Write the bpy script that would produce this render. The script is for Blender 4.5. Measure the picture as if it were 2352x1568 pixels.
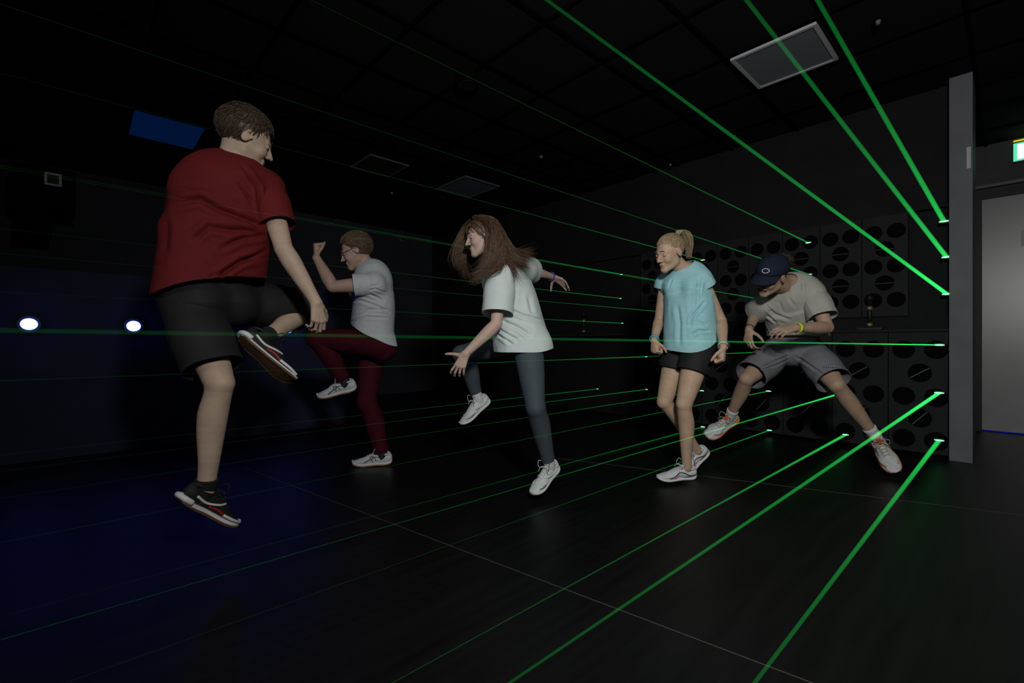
import bpy, math, random
import numpy as np
from mathutils import Vector, Matrix
random.seed(7); RNG = np.random.default_rng(11)
for o in list(bpy.data.objects): bpy.data.objects.remove(o)
SC = bpy.context.scene
COL = SC.collection

# ------------------------------------------------------------------ camera, world, lights
FPX, CX, HY, EYE = 1070.0, 1176.0, 787.0, 0.90
TH = math.radians(47.1)
FW = np.array([math.cos(TH), math.sin(TH), 0.0])      # view direction
RT = np.array([math.sin(TH), -math.cos(TH), 0.0])     # to the right of the view
UP = np.array([0.0, 0.0, 1.0])
def P(px, py, D):                                      # a point seen at px,py at depth D
    return RT * ((px - CX) / FPX * D) + UP * (EYE + (HY - py) / FPX * D) + FW * D
def V(r, u, f):
    v = RT * r + UP * u + FW * f
    return v / np.linalg.norm(v)
cd = bpy.data.cameras.new('camera'); cam = bpy.data.objects.new('camera', cd); COL.objects.link(cam)
cd.sensor_width = 36.0; cd.lens = FPX / 2352 * 36.0; cd.shift_y = 3.0 / 2352; cd.clip_start = 0.02
cam.location = (0, 0, EYE); cam.rotation_euler = (math.pi / 2, 0, TH - math.pi / 2)
SC.camera = cam
w = bpy.data.worlds.new('world'); SC.world = w; w.use_nodes = True
w.node_tree.nodes['Background'].inputs[0].default_value = (0.0006, 0.0007, 0.001, 1)
w.node_tree.nodes['Background'].inputs[1].default_value = 1.0
SC.view_settings.view_transform = 'Standard'; SC.view_settings.look = 'None'
SC.view_settings.exposure = 0.0; SC.view_settings.gamma = 1.0; SC.view_settings.use_curve_mapping = False
SC.cycles.max_bounces = 5; SC.cycles.volume_bounces = 0
SC.cycles.use_denoising = True

def area(name, loc, target, size, power, color=(1, 1, 1), spread=None):
    ld = bpy.data.lights.new(name, 'AREA'); ld.energy = power; ld.color = color
    ld.shape = 'DISK'; ld.size = size
    if spread: ld.spread = spread
    o = bpy.data.objects.new(name, ld); COL.objects.link(o); o.location = loc
    o.rotation_euler = (Vector(target) - Vector(loc)).to_track_quat('-Z', 'Y').to_euler()
    return o
# the photographer's flash, held just above the camera
LP = RT * 0.40 + UP * 1.90 + FW * (-0.12)
area('flash', LP, RT * 1.5 + UP * 0.95 + FW * 3.0, 0.30, 44, (0.98, 0.975, 0.95), math.radians(165))
# weak bounce of the flash from the left
area('flash_bounce', RT * -1.9 + UP * 2.3 + FW * (-0.2), RT * -0.4 + UP * 1.0 + FW * 2.6, 0.9, 3.2, (0.9, 0.96, 1.0), math.radians(120))

# ------------------------------------------------------------------ materials
def mat(name, col, rough=0.6, spec=0.3, noise=None, bump=None, metal=0.0, emit=None, sub=0.0, sheen=0.0, coat=0.0):
    m = bpy.data.materials.new(name); m.use_nodes = True
    nt = m.node_tree; b = nt.nodes['Principled BSDF']
    b.inputs['Base Color'].default_value = (*col, 1); b.inputs['Roughness'].default_value = rough
    b.inputs['Specular IOR Level'].default_value = spec; b.inputs['Metallic'].default_value = metal
    if sheen: b.inputs['Sheen Weight'].default_value = sheen
    if coat: b.inputs['Coat Weight'].default_value = coat
    if sub:
        b.inputs['Subsurface Weight'].default_value = sub; b.inputs['Subsurface Scale'].default_value = 0.02
        b.inputs['Subsurface Radius'].default_value = (1.0, 0.35, 0.2)
    if emit:
        b.inputs['Emission Color'].default_value = (*emit[0], 1); b.inputs['Emission Strength'].default_value = emit[1]
    tc = nt.nodes.new('ShaderNodeTexCoord')
    if noise:                                     # (scale, contrast, stretch xyz)
        mp = nt.nodes.new('ShaderNodeMapping'); mp.inputs['Scale'].default_value = noise[2] if len(noise) > 2 else (1, 1, 1)
        n = nt.nodes.new('ShaderNodeTexNoise'); n.inputs['Scale'].default_value = noise[0]; n.inputs['Detail'].default_value = 5
        r = nt.nodes.new('ShaderNodeValToRGB'); k = noise[1]
        r.color_ramp.elements[0].position = 0.3; r.color_ramp.elements[1].position = 0.7
        r.color_ramp.elements[0].color = (*[c * (1 - k) for c in col], 1)
        r.color_ramp.elements[1].color = (*[min(1, c * (1 + k)) for c in col], 1)
        nt.links.new(tc.outputs['Object'], mp.inputs[0]); nt.links.new(mp.outputs[0], n.inputs['Vector'])
        nt.links.new(n.outputs['Fac'], r.inputs[0]); nt.links.new(r.outputs[0], b.inputs['Base Color'])
    if bump:                                      # (scale, strength, stretch)
        mp = nt.nodes.new('ShaderNodeMapping'); mp.inputs['Scale'].default_value = bump[2] if len(bump) > 2 else (1, 1, 1)
        n = nt.nodes.new('ShaderNodeTexNoise'); n.inputs['Scale'].default_value = bump[0]; n.inputs['Detail'].default_value = 4
        bp = nt.nodes.new('ShaderNodeBump'); bp.inputs['Strength'].default_value = bump[1]; bp.inputs['Distance'].default_value = 0.01
        nt.links.new(tc.outputs['Object'], mp.inputs[0]); nt.links.new(mp.outputs[0], n.inputs['Vector'])
        nt.links.new(n.outputs['Fac'], bp.inputs['Height']); nt.links.new(bp.outputs[0], b.inputs['Normal'])
    return m
def emis(name, col, s):
    m = bpy.data.materials.new(name); m.use_nodes = True; nt = m.node_tree; nt.nodes.clear()
    e = nt.nodes.new('ShaderNodeEmission'); e.inputs[0].default_value = (*col, 1); e.inputs[1].default_value = s
    o = nt.nodes.new('ShaderNodeOutputMaterial'); nt.links.new(e.outputs[0], o.inputs[0]); return m
M = dict(
    floor=mat('dark vinyl planks', (0.0055, 0.0055, 0.0057), 0.42, 0.32, (3.0, 0.35, (0.6, 7, 1)), (60, 0.12, (1, 6, 1))),
    seam=mat('floor seam', (0.085, 0.08, 0.075), 0.5, 0.3),
    ceil=mat('black ceiling tile', (0.012, 0.012, 0.013), 0.9, 0.1, (60, 0.15)),
    grid=mat('black ceiling grid', (0.003, 0.003, 0.003), 0.8, 0.05),
    wall=mat('charcoal wall paint', (0.018, 0.018, 0.020), 0.8, 0.1, (4, 0.12), (150, 0.1)),
    lobby=mat('grey lobby paint', (0.09, 0.09, 0.10), 0.7, 0.2, (4, 0.1)),
    wallback=mat('charcoal blue back wall', (0.050, 0.052, 0.066), 0.85, 0.1, (3, 0.12)),
    wallfar=mat('dark blue black wall paint', (0.014, 0.0145, 0.019), 0.85, 0.1, (3, 0.12)),
    pillar=mat('grey pillar paint', (0.17, 0.17, 0.19), 0.6, 0.3, (5, 0.1), (120, 0.1)),
    door=mat('grey door leaf', (0.30, 0.30, 0.31), 0.34, 0.9, (6, 0.06)),
    doorframe=mat('dark door frame', (0.03, 0.03, 0.032), 0.5, 0.3),
    panel=mat('charcoal perforated board', (0.024, 0.024, 0.026), 0.7, 0.15, (9, 0.08)),
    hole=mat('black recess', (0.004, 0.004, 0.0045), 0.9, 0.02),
    partition=mat('blue black partition', (0.024, 0.027, 0.058), 0.7, 0.15, (5, 0.1)),
    metal=mat('brushed metal', (0.45, 0.45, 0.46), 0.35, 0.5, metal=0.9),
    greymetal=mat('grey metal', (0.14, 0.14, 0.15), 0.4, 0.5),
    brass=mat('brass collar', (0.5, 0.38, 0.18), 0.35, 0.5, metal=0.6),
    black=mat('black plastic', (0.012, 0.012, 0.013), 0.5, 0.4),
    rimwhite=mat('white plastic rim', (0.55, 0.55, 0.58), 0.5, 0.4),
    diffuser=mat('grey light diffuser', (0.20, 0.215, 0.245), 0.4, 0.4),
    lightframe=mat('pale metal light frame', (0.55, 0.54, 0.56), 0.4, 0.5),
    blueled=emis('blue lamp lens', (0.065, 0.105, 1.0), 16.0),
    bluelit=emis('blue lit ceiling diffuser', (0.0005, 0.006, 0.032), 1.0),
    bluegap=emis('blue light under door', (0.0, 0.005, 0.12), 1.0),
    spot=emis('green laser lens', (0.30, 1.0, 0.50), 1.5),
    exitg=emis('exit sign green', (0.10, 0.62, 0.34), 1.3),
    exitw=emis('exit sign white', (0.75, 1.0, 0.88), 1.4),
    yellow=emis('yellow indicator', (0.65, 0.60, 0.02), 1.0),
)
def beam_mat(s):
    m = bpy.data.materials.new('green laser light'); m.use_nodes = True; nt = m.node_tree; nt.nodes.clear()
    e = nt.nodes.new('ShaderNodeEmission'); e.inputs[0].default_value = (0.030, 1.0, 0.15, 1); e.inputs[1].default_value = s
    o = nt.nodes.new('ShaderNodeOutputMaterial'); nt.links.new(e.outputs[0], o.inputs['Volume']); return m

# ------------------------------------------------------------------ object helpers
def tag(o, label=None, cat=None, group=None, kind=None):
    if label: o['label'] = label
    if cat: o['category'] = cat
    if group: o['group'] = group
    if kind: o['kind'] = kind
    return o
def mesh_obj(name, Vt, F, m, base=(0, 0, 0), parent=None, smooth=True):
    me = bpy.data.meshes.new(name)
    Vt = np.asarray(Vt, float) - np.asarray(base, float)
    F = np.asarray(F, dtype=object) if not isinstance(F, np.ndarray) else F
    me.from_pydata(Vt.tolist(), [], [list(map(int, f)) for f in F]); me.update()
    if smooth: me.polygons.foreach_set('use_smooth', [True] * len(me.polygons))
    me.materials.append(m)
    o = bpy.data.objects.new(name, me); COL.objects.link(o)
    if parent is not None: o.parent = parent
    else: o.location = base
    return o
def empty(name, loc):
    o = bpy.data.objects.new(name, None); COL.objects.link(o); o.location = loc; o.empty_display_size = 0.1
    return o
class MB:
    def __init__(s): s.v = []; s.f = []
    def add(s, Vt, F):
        n = len(s.v); s.v.extend([tuple(map(float, v)) for v in Vt]); s.f.extend([tuple(int(i) + n for i in f) for f in F]); return s
    def box(s, lo, hi):
        x0, y0, z0 = lo; x1, y1, z1 = hi
        return s.add([(x0,y0,z0),(x1,y0,z0),(x1,y1,z0),(x0,y1,z0),(x0,y0,z1),(x1,y0,z1),(x1,y1,z1),(x0,y1,z1)],
                     [(0,3,2,1),(4,5,6,7),(0,1,5,4),(1,2,6,5),(2,3,7,6),(3,0,4,7)])
    def cyl(s, a, b, ra, rb=None, n=20, caps=True):
        rb = ra if rb is None else rb
        a = np.array(a, float); b = np.array(b, float); d = (b - a) / np.linalg.norm(b - a)
        u = np.cross(d, (0, 0, 1) if abs(d[2]) < 0.9 else (1, 0, 0)); u /= np.linalg.norm(u); v = np.cross(d, u)
        t = np.linspace(0, 2 * math.pi, n, endpoint=False)
        ring = np.cos(t)[:, None] * u + np.sin(t)[:, None] * v
        Vt = list(a + ring * ra) + list(b + ring * rb)
        F = [(i, (i + 1) % n, n + (i + 1) % n, n + i) for i in range(n)]
        if caps: F += [tuple(range(n))[::-1], tuple(range(n, 2 * n))]
        return s.add(Vt, F)
    def build(s, name, m, base=(0, 0, 0), parent=None, smooth=False, bevel=0):
        o = mesh_obj(name, s.v, s.f, m, base, parent, smooth)
        if bevel:
            bv = o.modifiers.new('bevel', 'BEVEL'); bv.width = bevel; bv.segments = 2
        return o
def tube(pts, rad, n=6, closed=False, flat=None):
    """tube along a polyline; rad scalar or per point"""
    pts = np.asarray(pts, float); m = len(pts); rad = np.broadcast_to(rad, (m,))
    if closed: tg = np.roll(pts, -1, 0) - np.roll(pts, 1, 0)
    else: tg = np.gradient(pts, axis=0)
    tg /= np.linalg.norm(tg, axis=1)[:, None] + 1e-9
    ref = np.array([0.3, 0.2, 0.93]); Vt = []
    for i in range(m):
        u = np.cross(tg[i], ref); u /= np.linalg.norm(u) + 1e-9; v = np.cross(tg[i], u); ref = -v if False else ref
        for j in range(n):
            t = 2 * math.pi * j / n; Vt.append(pts[i] + rad[i] * (math.cos(t) * u + math.sin(t) * v))
    F = []
    for i in range(m if closed else m - 1):
        k = (i + 1) % m
        for j in range(n): F.append((i * n + j, i * n + (j + 1) % n, k * n + (j + 1) % n, k * n + j))
    if not closed: F += [tuple(range(n))[::-1], tuple(range((m - 1) * n, m * n))]
    return Vt, F
def spline(ctrl, n):
    c = np.asarray(ctrl, float); m = len(c); out = []
    e = np.vstack([2 * c[0] - c[1], c, 2 * c[-1] - c[-2]])
    for t in np.linspace(0, m - 1 - 1e-6, n):
        i = int(t); f = t - i; p0, p1, p2, p3 = e[i], e[i + 1], e[i + 2], e[i + 3]
        out.append(0.5 * ((2 * p1) + (p2 - p0) * f + (2 * p0 - 5 * p1 + 4 * p2 - p3) * f * f + (3 * p1 - p0 - 3 * p2 + p3) * f ** 3))
    return np.array(out)

# ------------------------------------------------------------------ the room
XW, CEIL = 4.9, 2.90
H2 = CEIL - EYE
def struct(o): o['kind'] = 'structure'; return o
struct(MB().box((-2.3, -3.2, -0.1), (7.4, 7.6, 0.0)).build('floor', M['floor']))
struct(MB().box((-2.3, -3.2, CEIL + 0.02), (7.4, 7.6, CEIL + 0.12)).build('ceiling', M['ceil']))
# ceiling tiles: real T-grid of dark bars between tiles
g = MB(); T = 0.30 * H2
xs = [1.67 * H2 + T * k for k in range(-9, 8)]; ys = [0.395 * H2 + T * k for k in range(-6, 12)]
for x in xs:
    if -2.3 < x < 7.3: g.box((x - 0.010, -3.2, CEIL + 0.004), (x + 0.010, 7.6, CEIL + 0.02))
for y in ys:
    if -3.2 < y < 7.5: g.box((-2.3, y - 0.010, CEIL + 0.004), (7.4, y + 0.010, CEIL + 0.02))
struct(g.build('trim_1', M['grid']))
struct(MB().box((-2.4, -3.2, 0), (-2.3, 7.6, CEIL + 0.02)).build('wall_left', M['wallfar']))
struct(MB().box((-2.3, 7.5, 0), (4.9, 7.6, CEIL + 0.02)).build('wall_back', M['wallback']))
struct(MB().box((-2.3, -3.3, 0), (7.4, -3.2, CEIL + 0.02)).build('wall_front', M['wallfar']))
# right hand wall behind the hole boards (stops at a pillar), then the lobby with the door
struct(MB().box((XW + 0.10, 0.21, 0), (XW + 0.2, 7.5, CEIL + 0.02)).build('wall_right', M['wall']))
pl = MB().box((XW - 0.03, 0.205, 0), (XW + 0.35, 0.335, CEIL + 0.02))
struct(pl.build('trim_2', M['pillar'], bevel=0.004))
XD = 6.8
struct(MB().box((XD, -3.2, 0), (XD + 0.1, 0.9, CEIL + 0.02)).build('wall_lobby', M['lobby']))
struct(MB().box((XW + 0.2, 0.8, 0), (XD, 0.9, CEIL + 0.02)).build('wall_lobby_side', M['lobby']))
# door: leaf, frame, window plate, handle, light gap
d = MB().box((XD - 0.035, -0.95, 0.012), (XD - 0.005, 0.22, 2.36)).build('door_1', M['door'], bevel=0.003); struct(d)
fr = MB().box((XD - 0.06, 0.22, 0), (XD - 0.001, 0.30, 2.44)).box((XD - 0.06, -1.03, 0), (XD - 0.001, -0.95, 2.44)).box((XD - 0.06, -0.95, 2.36), (XD - 0.001, 0.22, 2.44))
fr.build('door_frame', M['doorframe'], (0, 0, 0), d)
MB().box((XD - 0.075, -0.96, 2.47), (XD - 0.001, 0.34, 2.50)).build('door_header', M['greymetal'], (0, 0, 0), d)
MB().box((XD - 0.034, -0.95, 0.001), (XD - 0.01, 0.215, 0.012)).build('light_gap', M['bluegap'], (0, 0, 0), d)
hp = MB().box((XD - 0.045, -0.17, 1.85), (XD - 0.035, -0.053, 2.0)).build('door_plate', M['rimwhite'], (0, 0, 0), d)
# seams of the floor covering
def floor_seam(name, a, b, wd=0.006):
    A = P(a[0], a[1], FPX * EYE / (a[1] - HY)); B = P(b[0], b[1], FPX * EYE / (b[1] - HY)); A[2] = B[2] = 0
    dd = (B - A) / np.linalg.norm(B - A); n = np.array([-dd[1], dd[0], 0]) * wd / 2
    mb = MB(); lo = [A - n, A + n, B + n, B - n]
    mb.add(lo + [p + UP * 0.0012 for p in lo], [(0,1,2,3),(7,6,5,4),(0,4,5,1),(1,5,6,2),(2,6,7,3),(3,7,4,0)])
    struct(mb.build(name, M['seam']))
floor_seam('trim_3', (560, 1073), (1960, 1604), 0.003)
floor_seam('trim_4', (1280, 1052), (2400, 1189), 0.006)

# hole boards -----------------------------------------------------
def holed_board(y0, y1, z0, z1, holes, x0, thick, name, label, group, m, base):
    """a board in the plane x = x0 with round holes cut through; each hole shows a black recess"""
    r = empty(name, base)
    tag(r, label, 'wall panel', group)
    import bmesh
    bm = bmesh.new()
    n = 28
    outer = [bm.verts.new((x0, y, z)) for y, z in ((y0, z0), (y1, z0), (y1, z1), (y0, z1))]
    edges = [bm.edges.new((outer[i], outer[(i + 1) % 4])) for i in range(4)]
    for (hy, hz, hr) in holes:
        ring = [bm.verts.new((x0, hy + hr * math.cos(2 * math.pi * i / n), hz + hr * math.sin(2 * math.pi * i / n))) for i in range(n)]
        edges += [bm.edges.new((ring[i], ring[(i + 1) % n])) for i in range(n)]
    bmesh.ops.triangle_fill(bm, edges=edges, use_beauty=True, use_dissolve=False)
    bmesh.ops.recalc_face_normals(bm, faces=bm.faces)
    if bm.faces and sum(f.normal.x for f in bm.faces) > 0:
        for f in bm.faces: f.normal_flip()
    ext = bmesh.ops.extrude_face_region(bm, geom=list(bm.faces))
    for v in ext['geom']:
        if isinstance(v, bmesh.types.BMVert): v.co.x += thick
    bmesh.ops.recalc_face_normals(bm, faces=bm.faces)
    for v in bm.verts: v.co -= Vector(base)
    me = bpy.data.meshes.new('board'); bm.to_mesh(me); bm.free(); me.materials.append(m)
    o = bpy.data.objects.new('board', me); COL.objects.link(o); o.parent = r
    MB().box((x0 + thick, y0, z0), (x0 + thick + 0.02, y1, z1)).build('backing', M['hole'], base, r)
    return r
NAMES_U = ['nearest the pillar', 'second from the pillar', 'third from the pillar', 'fourth from the pillar, behind the man in the cap',
           'fifth from the pillar', 'sixth from the pillar, behind the blonde woman', 'seventh from the pillar', 'farthest from the pillar']
for k in range(8):
    y0 = 0.582 + 0.308 * k; y1 = y0 + 0.302; yc = (y0 + y1) / 2; hs = []
    for z in (1.825, 1.541, 1.257): hs += [(yc - 0.076, z, 0.062), (yc + 0.076, z, 0.062)]
    cs = [(yc, 1.683, 0.064), (yc, 1.399, 0.064)]
    hs += cs
    base = (XW + 0.03, yc, 1.12)
    r = holed_board(y0, y1, 1.12, 1.96, hs, XW + 0.03, 0.018, 'perforated_wall_board', 'tall charcoal board with eight round holes, ' + NAMES_U[k], 'perforated boards of the upper row', M['panel'], base)
    for c in cs:
        MB().cyl((XW + 0.045, c[0] - 0.066, c[1]), (XW + 0.045, c[0] + 0.066, c[1]), 0.003, n=8).build('cross_rod', M['metal'], base, r)
NAMES_L = ['beside the pillar', 'behind the rear foot of the leaning man', 'between the leaning man and the blonde woman', 'behind the blonde woman', 'beyond the blonde woman', 'far down the wall', 'at the far end of the row']
for k in range(7):
    y0 = 0.315 + 0.392 * k; y1 = y0 + 0.386; yc = (y0 + y1) / 2; hs = []
    for z in (0.845, 0.47, 0.13): hs += [(yc - 0.098, z, 0.072), (yc + 0.098, z, 0.072)]
    cs = [(yc, 0.66, 0.074), (yc, 0.30, 0.074)]
    hs += cs
    base = (XW + 0.0, yc, 0.03)
    if k == 0: y0 = 0.34
    r = holed_board(y0, y1, 0.03, 0.985, hs, XW, 0.018, 'perforated_counter_board', 'charcoal counter front with round holes, ' + NAMES_L[k], 'perforated boards of the lower row', M['panel'], base)
    for i, c in enumerate(cs):
        a = math.radians(35 if i == 0 else 50); dy, dz = 0.072 * math.cos(a), 0.072 * math.sin(a)
        MB().cyl((XW + 0.02, c[0] + dy, c[1] - dz), (XW + 0.02, c[0] - dy, c[1] + dz), 0.005, n=8).build('cross_rod', M['metal'], base, r)
# counter top running above the lower boards, upper ledge board, and frieze
o = MB().box((XW - 0.02, 0.336, 0.99), (XW + 0.10, 7.4, 1.008)).build('counter_shelf', M['panel'], (XW, 0.336, 0.99)); tag(o, 'long thin dark shelf above the lower row of holed boards', 'shelf')
struct(MB().box((XW + 0.028, 0.336, 1.96), (XW + 0.06, 7.4, 1.985)).build('trim_5', M['wall']))
struct(MB().box((XW + 0.06, 0.336, 1.009), (XW + 0.098, 7.4, 1.118)).build('trim_6', M['wall']))
struct(MB().box((XW - 0.02, 5.3, 1.01), (XW + 0.1, 5.55, CEIL)).build('trim_7', M['wall']))
# sensor posts on the shelf
def sensor(px, y_floor, label, X=XW - 0.0):
    xr = (px - CX) / FPX; Yv = X * (0.7325 - 0.6807 * xr) / (0.6807 + 0.7325 * xr)
    b = (X + 0.025, Yv, 1.009); r = empty('sensor_post', b); tag(r, label, 'sensor', 'sensor posts on the shelf')
    MB().box((b[0] - 0.03, b[1] - 0.09, b[2]), (b[0] + 0.03, b[1] + 0.09, b[2] + 0.022)).build('foot_plate', M['black'], b, r, bevel=0.003)
    MB().cyl((b[0], b[1], b[2] + 0.022), (b[0], b[1], b[2] + 0.25), 0.017, n=16).build('post', M['black'], b, r, True)
    MB().cyl((b[0], b[1], b[2] + 0.03), (b[0], b[1], b[2] + 0.06), 0.022, n=16).build('collar', M['brass'], b, r, True)
    MB().cyl((b[0], b[1], b[2] + 0.17), (b[0], b[1], b[2] + 0.20), 0.022, n=16).build('collar', M['brass'], b, r, True)
    MB().cyl((b[0], b[1], b[2] + 0.25), (b[0], b[1], b[2] + 0.30), 0.032, 0.022, n=16).build('head', M['black'], b, r, True)
sensor(1996, 0, 'black sensor post with two brass collars beside the leaning man')
sensor(1338, 0, 'small far black sensor post between the two women')

# ceiling lights ----------------------------------------------------
def ceil_light(x0, x1, y0, y1, label, m, fm=None):
    b = ((x0 + x1) / 2, (y0 + y1) / 2, CEIL); r = empty('ceiling_light', b); tag(r, label, 'ceiling light', 'square ceiling light panels')
    f = 0.022; fr = MB()
    z0, z1 = CEIL - 0.014, CEIL + 0.004
    fr.box((x0, y0, z0), (x1, y0 + f, z1)).box((x0, y1 - f, z0), (x1, y1, z1)).box((x0, y0 + f, z0), (x0 + f, y1 - f, z1)).box((x1 - f, y0 + f, z0), (x1, y1 - f, z1))
    fr.build('frame', fm or M['lightframe'], b, r)
    MB().box((x0 + f, y0 + f, CEIL - 0.008), (x1 - f, y1 - f, CEIL + 0.003)).build('diffuser', m, b, r)
ceil_light(1.683 * H2, 1.952 * H2, 0.418 * H2, 0.68 * H2, 'grey square ceiling panel light with pale frame above the leaning man', M['diffuser'])
ceil_light(1.695 * H2, 1.967 * H2, 2.23 * H2, 2.538 * H2, 'small far square ceiling light above the woman in the white shirt', M['diffuser'], M['greymetal'])
ceil_light(0.162 * H2, 0.441 * H2, 2.543 * H2, 2.89 * H2, 'blue lit square ceiling panel beside the head of the man in red', M['bluelit'], M['grid'])
b = (1.25 * H2, 2.44 * H2, CEIL); r = empty('ceiling_vent', b); tag(r, 'dark square ceiling vent above the man in burgundy trousers', 'vent')
x0, x1, y0, y1 = 1.13 * H2, 1.365 * H2, 2.32 * H2, 2.565 * H2
fr = MB().box((x0, y0, CEIL - .01), (x1, y0 + .02, CEIL + .003)).box((x0, y1 - .02, CEIL - .01), (x1, y1, CEIL + .003)).box((x0, y0 + .02, CEIL - .01), (x0 + .02, y1 - .02, CEIL + .003)).box((x1 - .02, y0 + .02, CEIL - .01), (x1, y1 - .02, CEIL + .003))
fr.build('frame', M['greymetal'], b, r)
sl = MB()
for k in range(9):
    yy = y0 + 0.04 + k * 0.05; sl.box((x0 + .02, yy, CEIL - .008), (x1 - .02, yy + .02, CEIL + .002))
sl.build('grille', M['black'], b, r)
# detectors and sprinklers on the ceiling
def ceil_dot(px, py, name, label, rad=0.022, hgt=0.035, m=None):
    D = FPX * (H2 - hgt * 0.5) / (HY - py); c = P(px, py, D); b = (c[0], c[1], CEIL)
    r = empty(name, b); tag(r, label, 'ceiling fixture')
    MB().cyl((c[0], c[1], CEIL), (c[0], c[1], CEIL - 0.012), rad * 1.25, n=20).build('rose', M['grid'], b, r, False)
    MB().cyl((c[0], c[1], CEIL - 0.012), (c[0], c[1], CEIL - hgt), rad * 0.7, rad * 0.5, n=16).build('head', m or M['greymetal'], b, r, False)
ceil_dot(2017, 50, 'sprinkler_head', 'small metal sprinkler head on the ceiling right of the grey panel light')
ceil_dot(1243, 360, 'sprinkler_head', 'small sprinkler head on the ceiling above the woman in the white shirt', 0.03)
ceil_dot(1540, 378, 'sprinkler_head', 'tiny sprinkler head on the dark ceiling above the blonde woman', 0.02)
ceil_dot(900, 443, 'sprinkler_head', 'tiny sprinkler head beyond the ceiling vent', 0.03)
c = P(1074, 192, FPX * (H2 - .03) / (HY - 192)); b = (c[0], c[1], CEIL); r = empty('ceiling_speaker', b); tag(r, 'round black loudspeaker set in the dark ceiling', 'speaker')
MB().cyl((c[0], c[1], CEIL + .003), (c[0], c[1], CEIL - .04), 0.10, 0.085, n=28).build('body', M['grid'], b, r)
MB().cyl((c[0], c[1], CEIL - .041), (c[0], c[1], CEIL - .046), 0.07, n=28).build('grille', M['black'], b, r)
# left: low partition with a row of round blue lamps
YP = 5.05
o = MB().box((-2.28, YP, 0), (2.55, YP + 0.12, 1.47)).build('low_partition', M['partition'], (0.1, YP, 0), bevel=0.004); tag(o, 'low blue black partition carrying the round blue lamps', 'partition')
lampn = ['round glowing blue lamp at the far left of the partition', 'round glowing blue lamp left of the man in red', 'round glowing blue lamp hidden behind the man in red', 'round glowing blue lamp peeking under the raised shin of the man in red']
for k, X in enumerate((-0.275, 0.335, 0.95, 1.55)):
    b = (X, YP, 1.04); r = empty('wall_lamp', b); tag(r, lampn[k], 'lamp', 'round blue lamps on the partition')
    t = np.linspace(0, 2 * math.pi, 32, endpoint=False)
    MB().cyl((X, YP, 1.04), (X, YP - 0.03, 1.04), 0.064, n=32).build('housing', M['black'], b, r)
    mb = MB(); Vt = []; n = 28
    for j, (rr, yy) in enumerate(((0.047, 0.03), (0.045, 0.038), (0.035, 0.050), (0.018, 0.056), (0.002, 0.058))):
        for i in range(n): Vt.append((X + rr * math.cos(2 * math.pi * i / n), YP - yy, 1.04 + rr * 0.92 * math.sin(2 * math.pi * i / n)))
    F = [(j * n + i, j * n + (i + 1) % n, (j + 1) * n + (i + 1) % n, (j + 1) * n + i) for j in range(4) for i in range(n)]
    mb.add(Vt, F); mb.build('lens', M['blueled'], b, r, True)
    ld = bpy.data.lights.new('blue_lamp_light', 'POINT'); ld.energy = 0.06; ld.color = (0.005, 0.06, 1.0); ld.shadow_soft_size = 0.02
    lo = bpy.data.objects.new('blue_lamp_light', ld); COL.objects.link(lo); lo.location = (X, YP - 0.085, 1.04)
# projector on the far wall at the upper left
c = P(122, 412, 4.55); r = empty('projector', tuple(c)); tag(r, 'black projector with a pale square lens rim high on the left wall', 'projector')
cx, cy, cz = c
MB().box((cx - 0.30, cy + 0.03, cz - 0.27), (cx + 0.16, cy + 0.45, cz + 0.12)).build('casing', M['grid'], c, r, bevel=0.01)
q = 0.062; rim = MB()
rim.box((cx - q, cy - .01, cz - q), (cx + q, cy + .03, cz - q + .02)).box((cx - q, cy - .01, cz + q - .02), (cx + q, cy + .03, cz + q)).box((cx - q, cy - .01, cz - q + .02), (cx - q + .022, cy + .03, cz + q - .02)).box((cx + q - .022, cy - .01, cz - q + .02), (cx + q, cy + .03, cz + q - .02))
rim.build('lens_rim', M['rimwhite'], c, r, bevel=0.004)
MB().box((cx - q + .022, cy + .012, cz - q + .02), (cx + q - .022, cy + .03, cz + q - .02)).build('lens', M['black'], c, r)
MB().cyl((cx - .07, cy + .2, cz + .12), (cx - .07, cy + .2, CEIL + .01), .02).build('mounting_pole', M['grid'], c, r)
MB().box((cx - 0.26, cy + 0.05, cz - 0.55), (cx - 0.02, cy + 0.3, cz - 0.30)).build('lower_box', M['grid'], c, r, bevel=0.01)
# round wall fixtures seen between burgundy man and white-shirt woman
for (px, py, label, rr) in ((926, 549, 'pale ringed round camera high on the dark far wall', .035), (916, 762, 'small shiny round fixture low on the dark far wall', .022)):
    D = 7.44 / (0.7325 - 0.6807 * (px - CX) / FPX); c = P(px, py, D); b = (c[0], 7.498, c[2]); r = empty('wall_fixture', b); tag(r, label, 'wall fixture')
    MB().cyl((c[0], 7.5, c[2]), (c[0], 7.44, c[2]), rr * 1.5, rr * 1.3).build('housing', M['greymetal'], b, r)
    MB().cyl((c[0], 7.44, c[2]), (c[0], 7.43, c[2]), rr * 0.8).build('lens', M['black'], b, r)
# pale strip plate on the pillar
MBp = MB().box((XW - 0.042, 0.215, 2.20), (XW - 0.031, 0.238, 2.36)).build('pillar_plate', M['rimwhite'], (XW - .035, .225, 2.2)); tag(MBp, 'narrow pale plate on the side of the grey pillar', 'plate')
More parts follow.
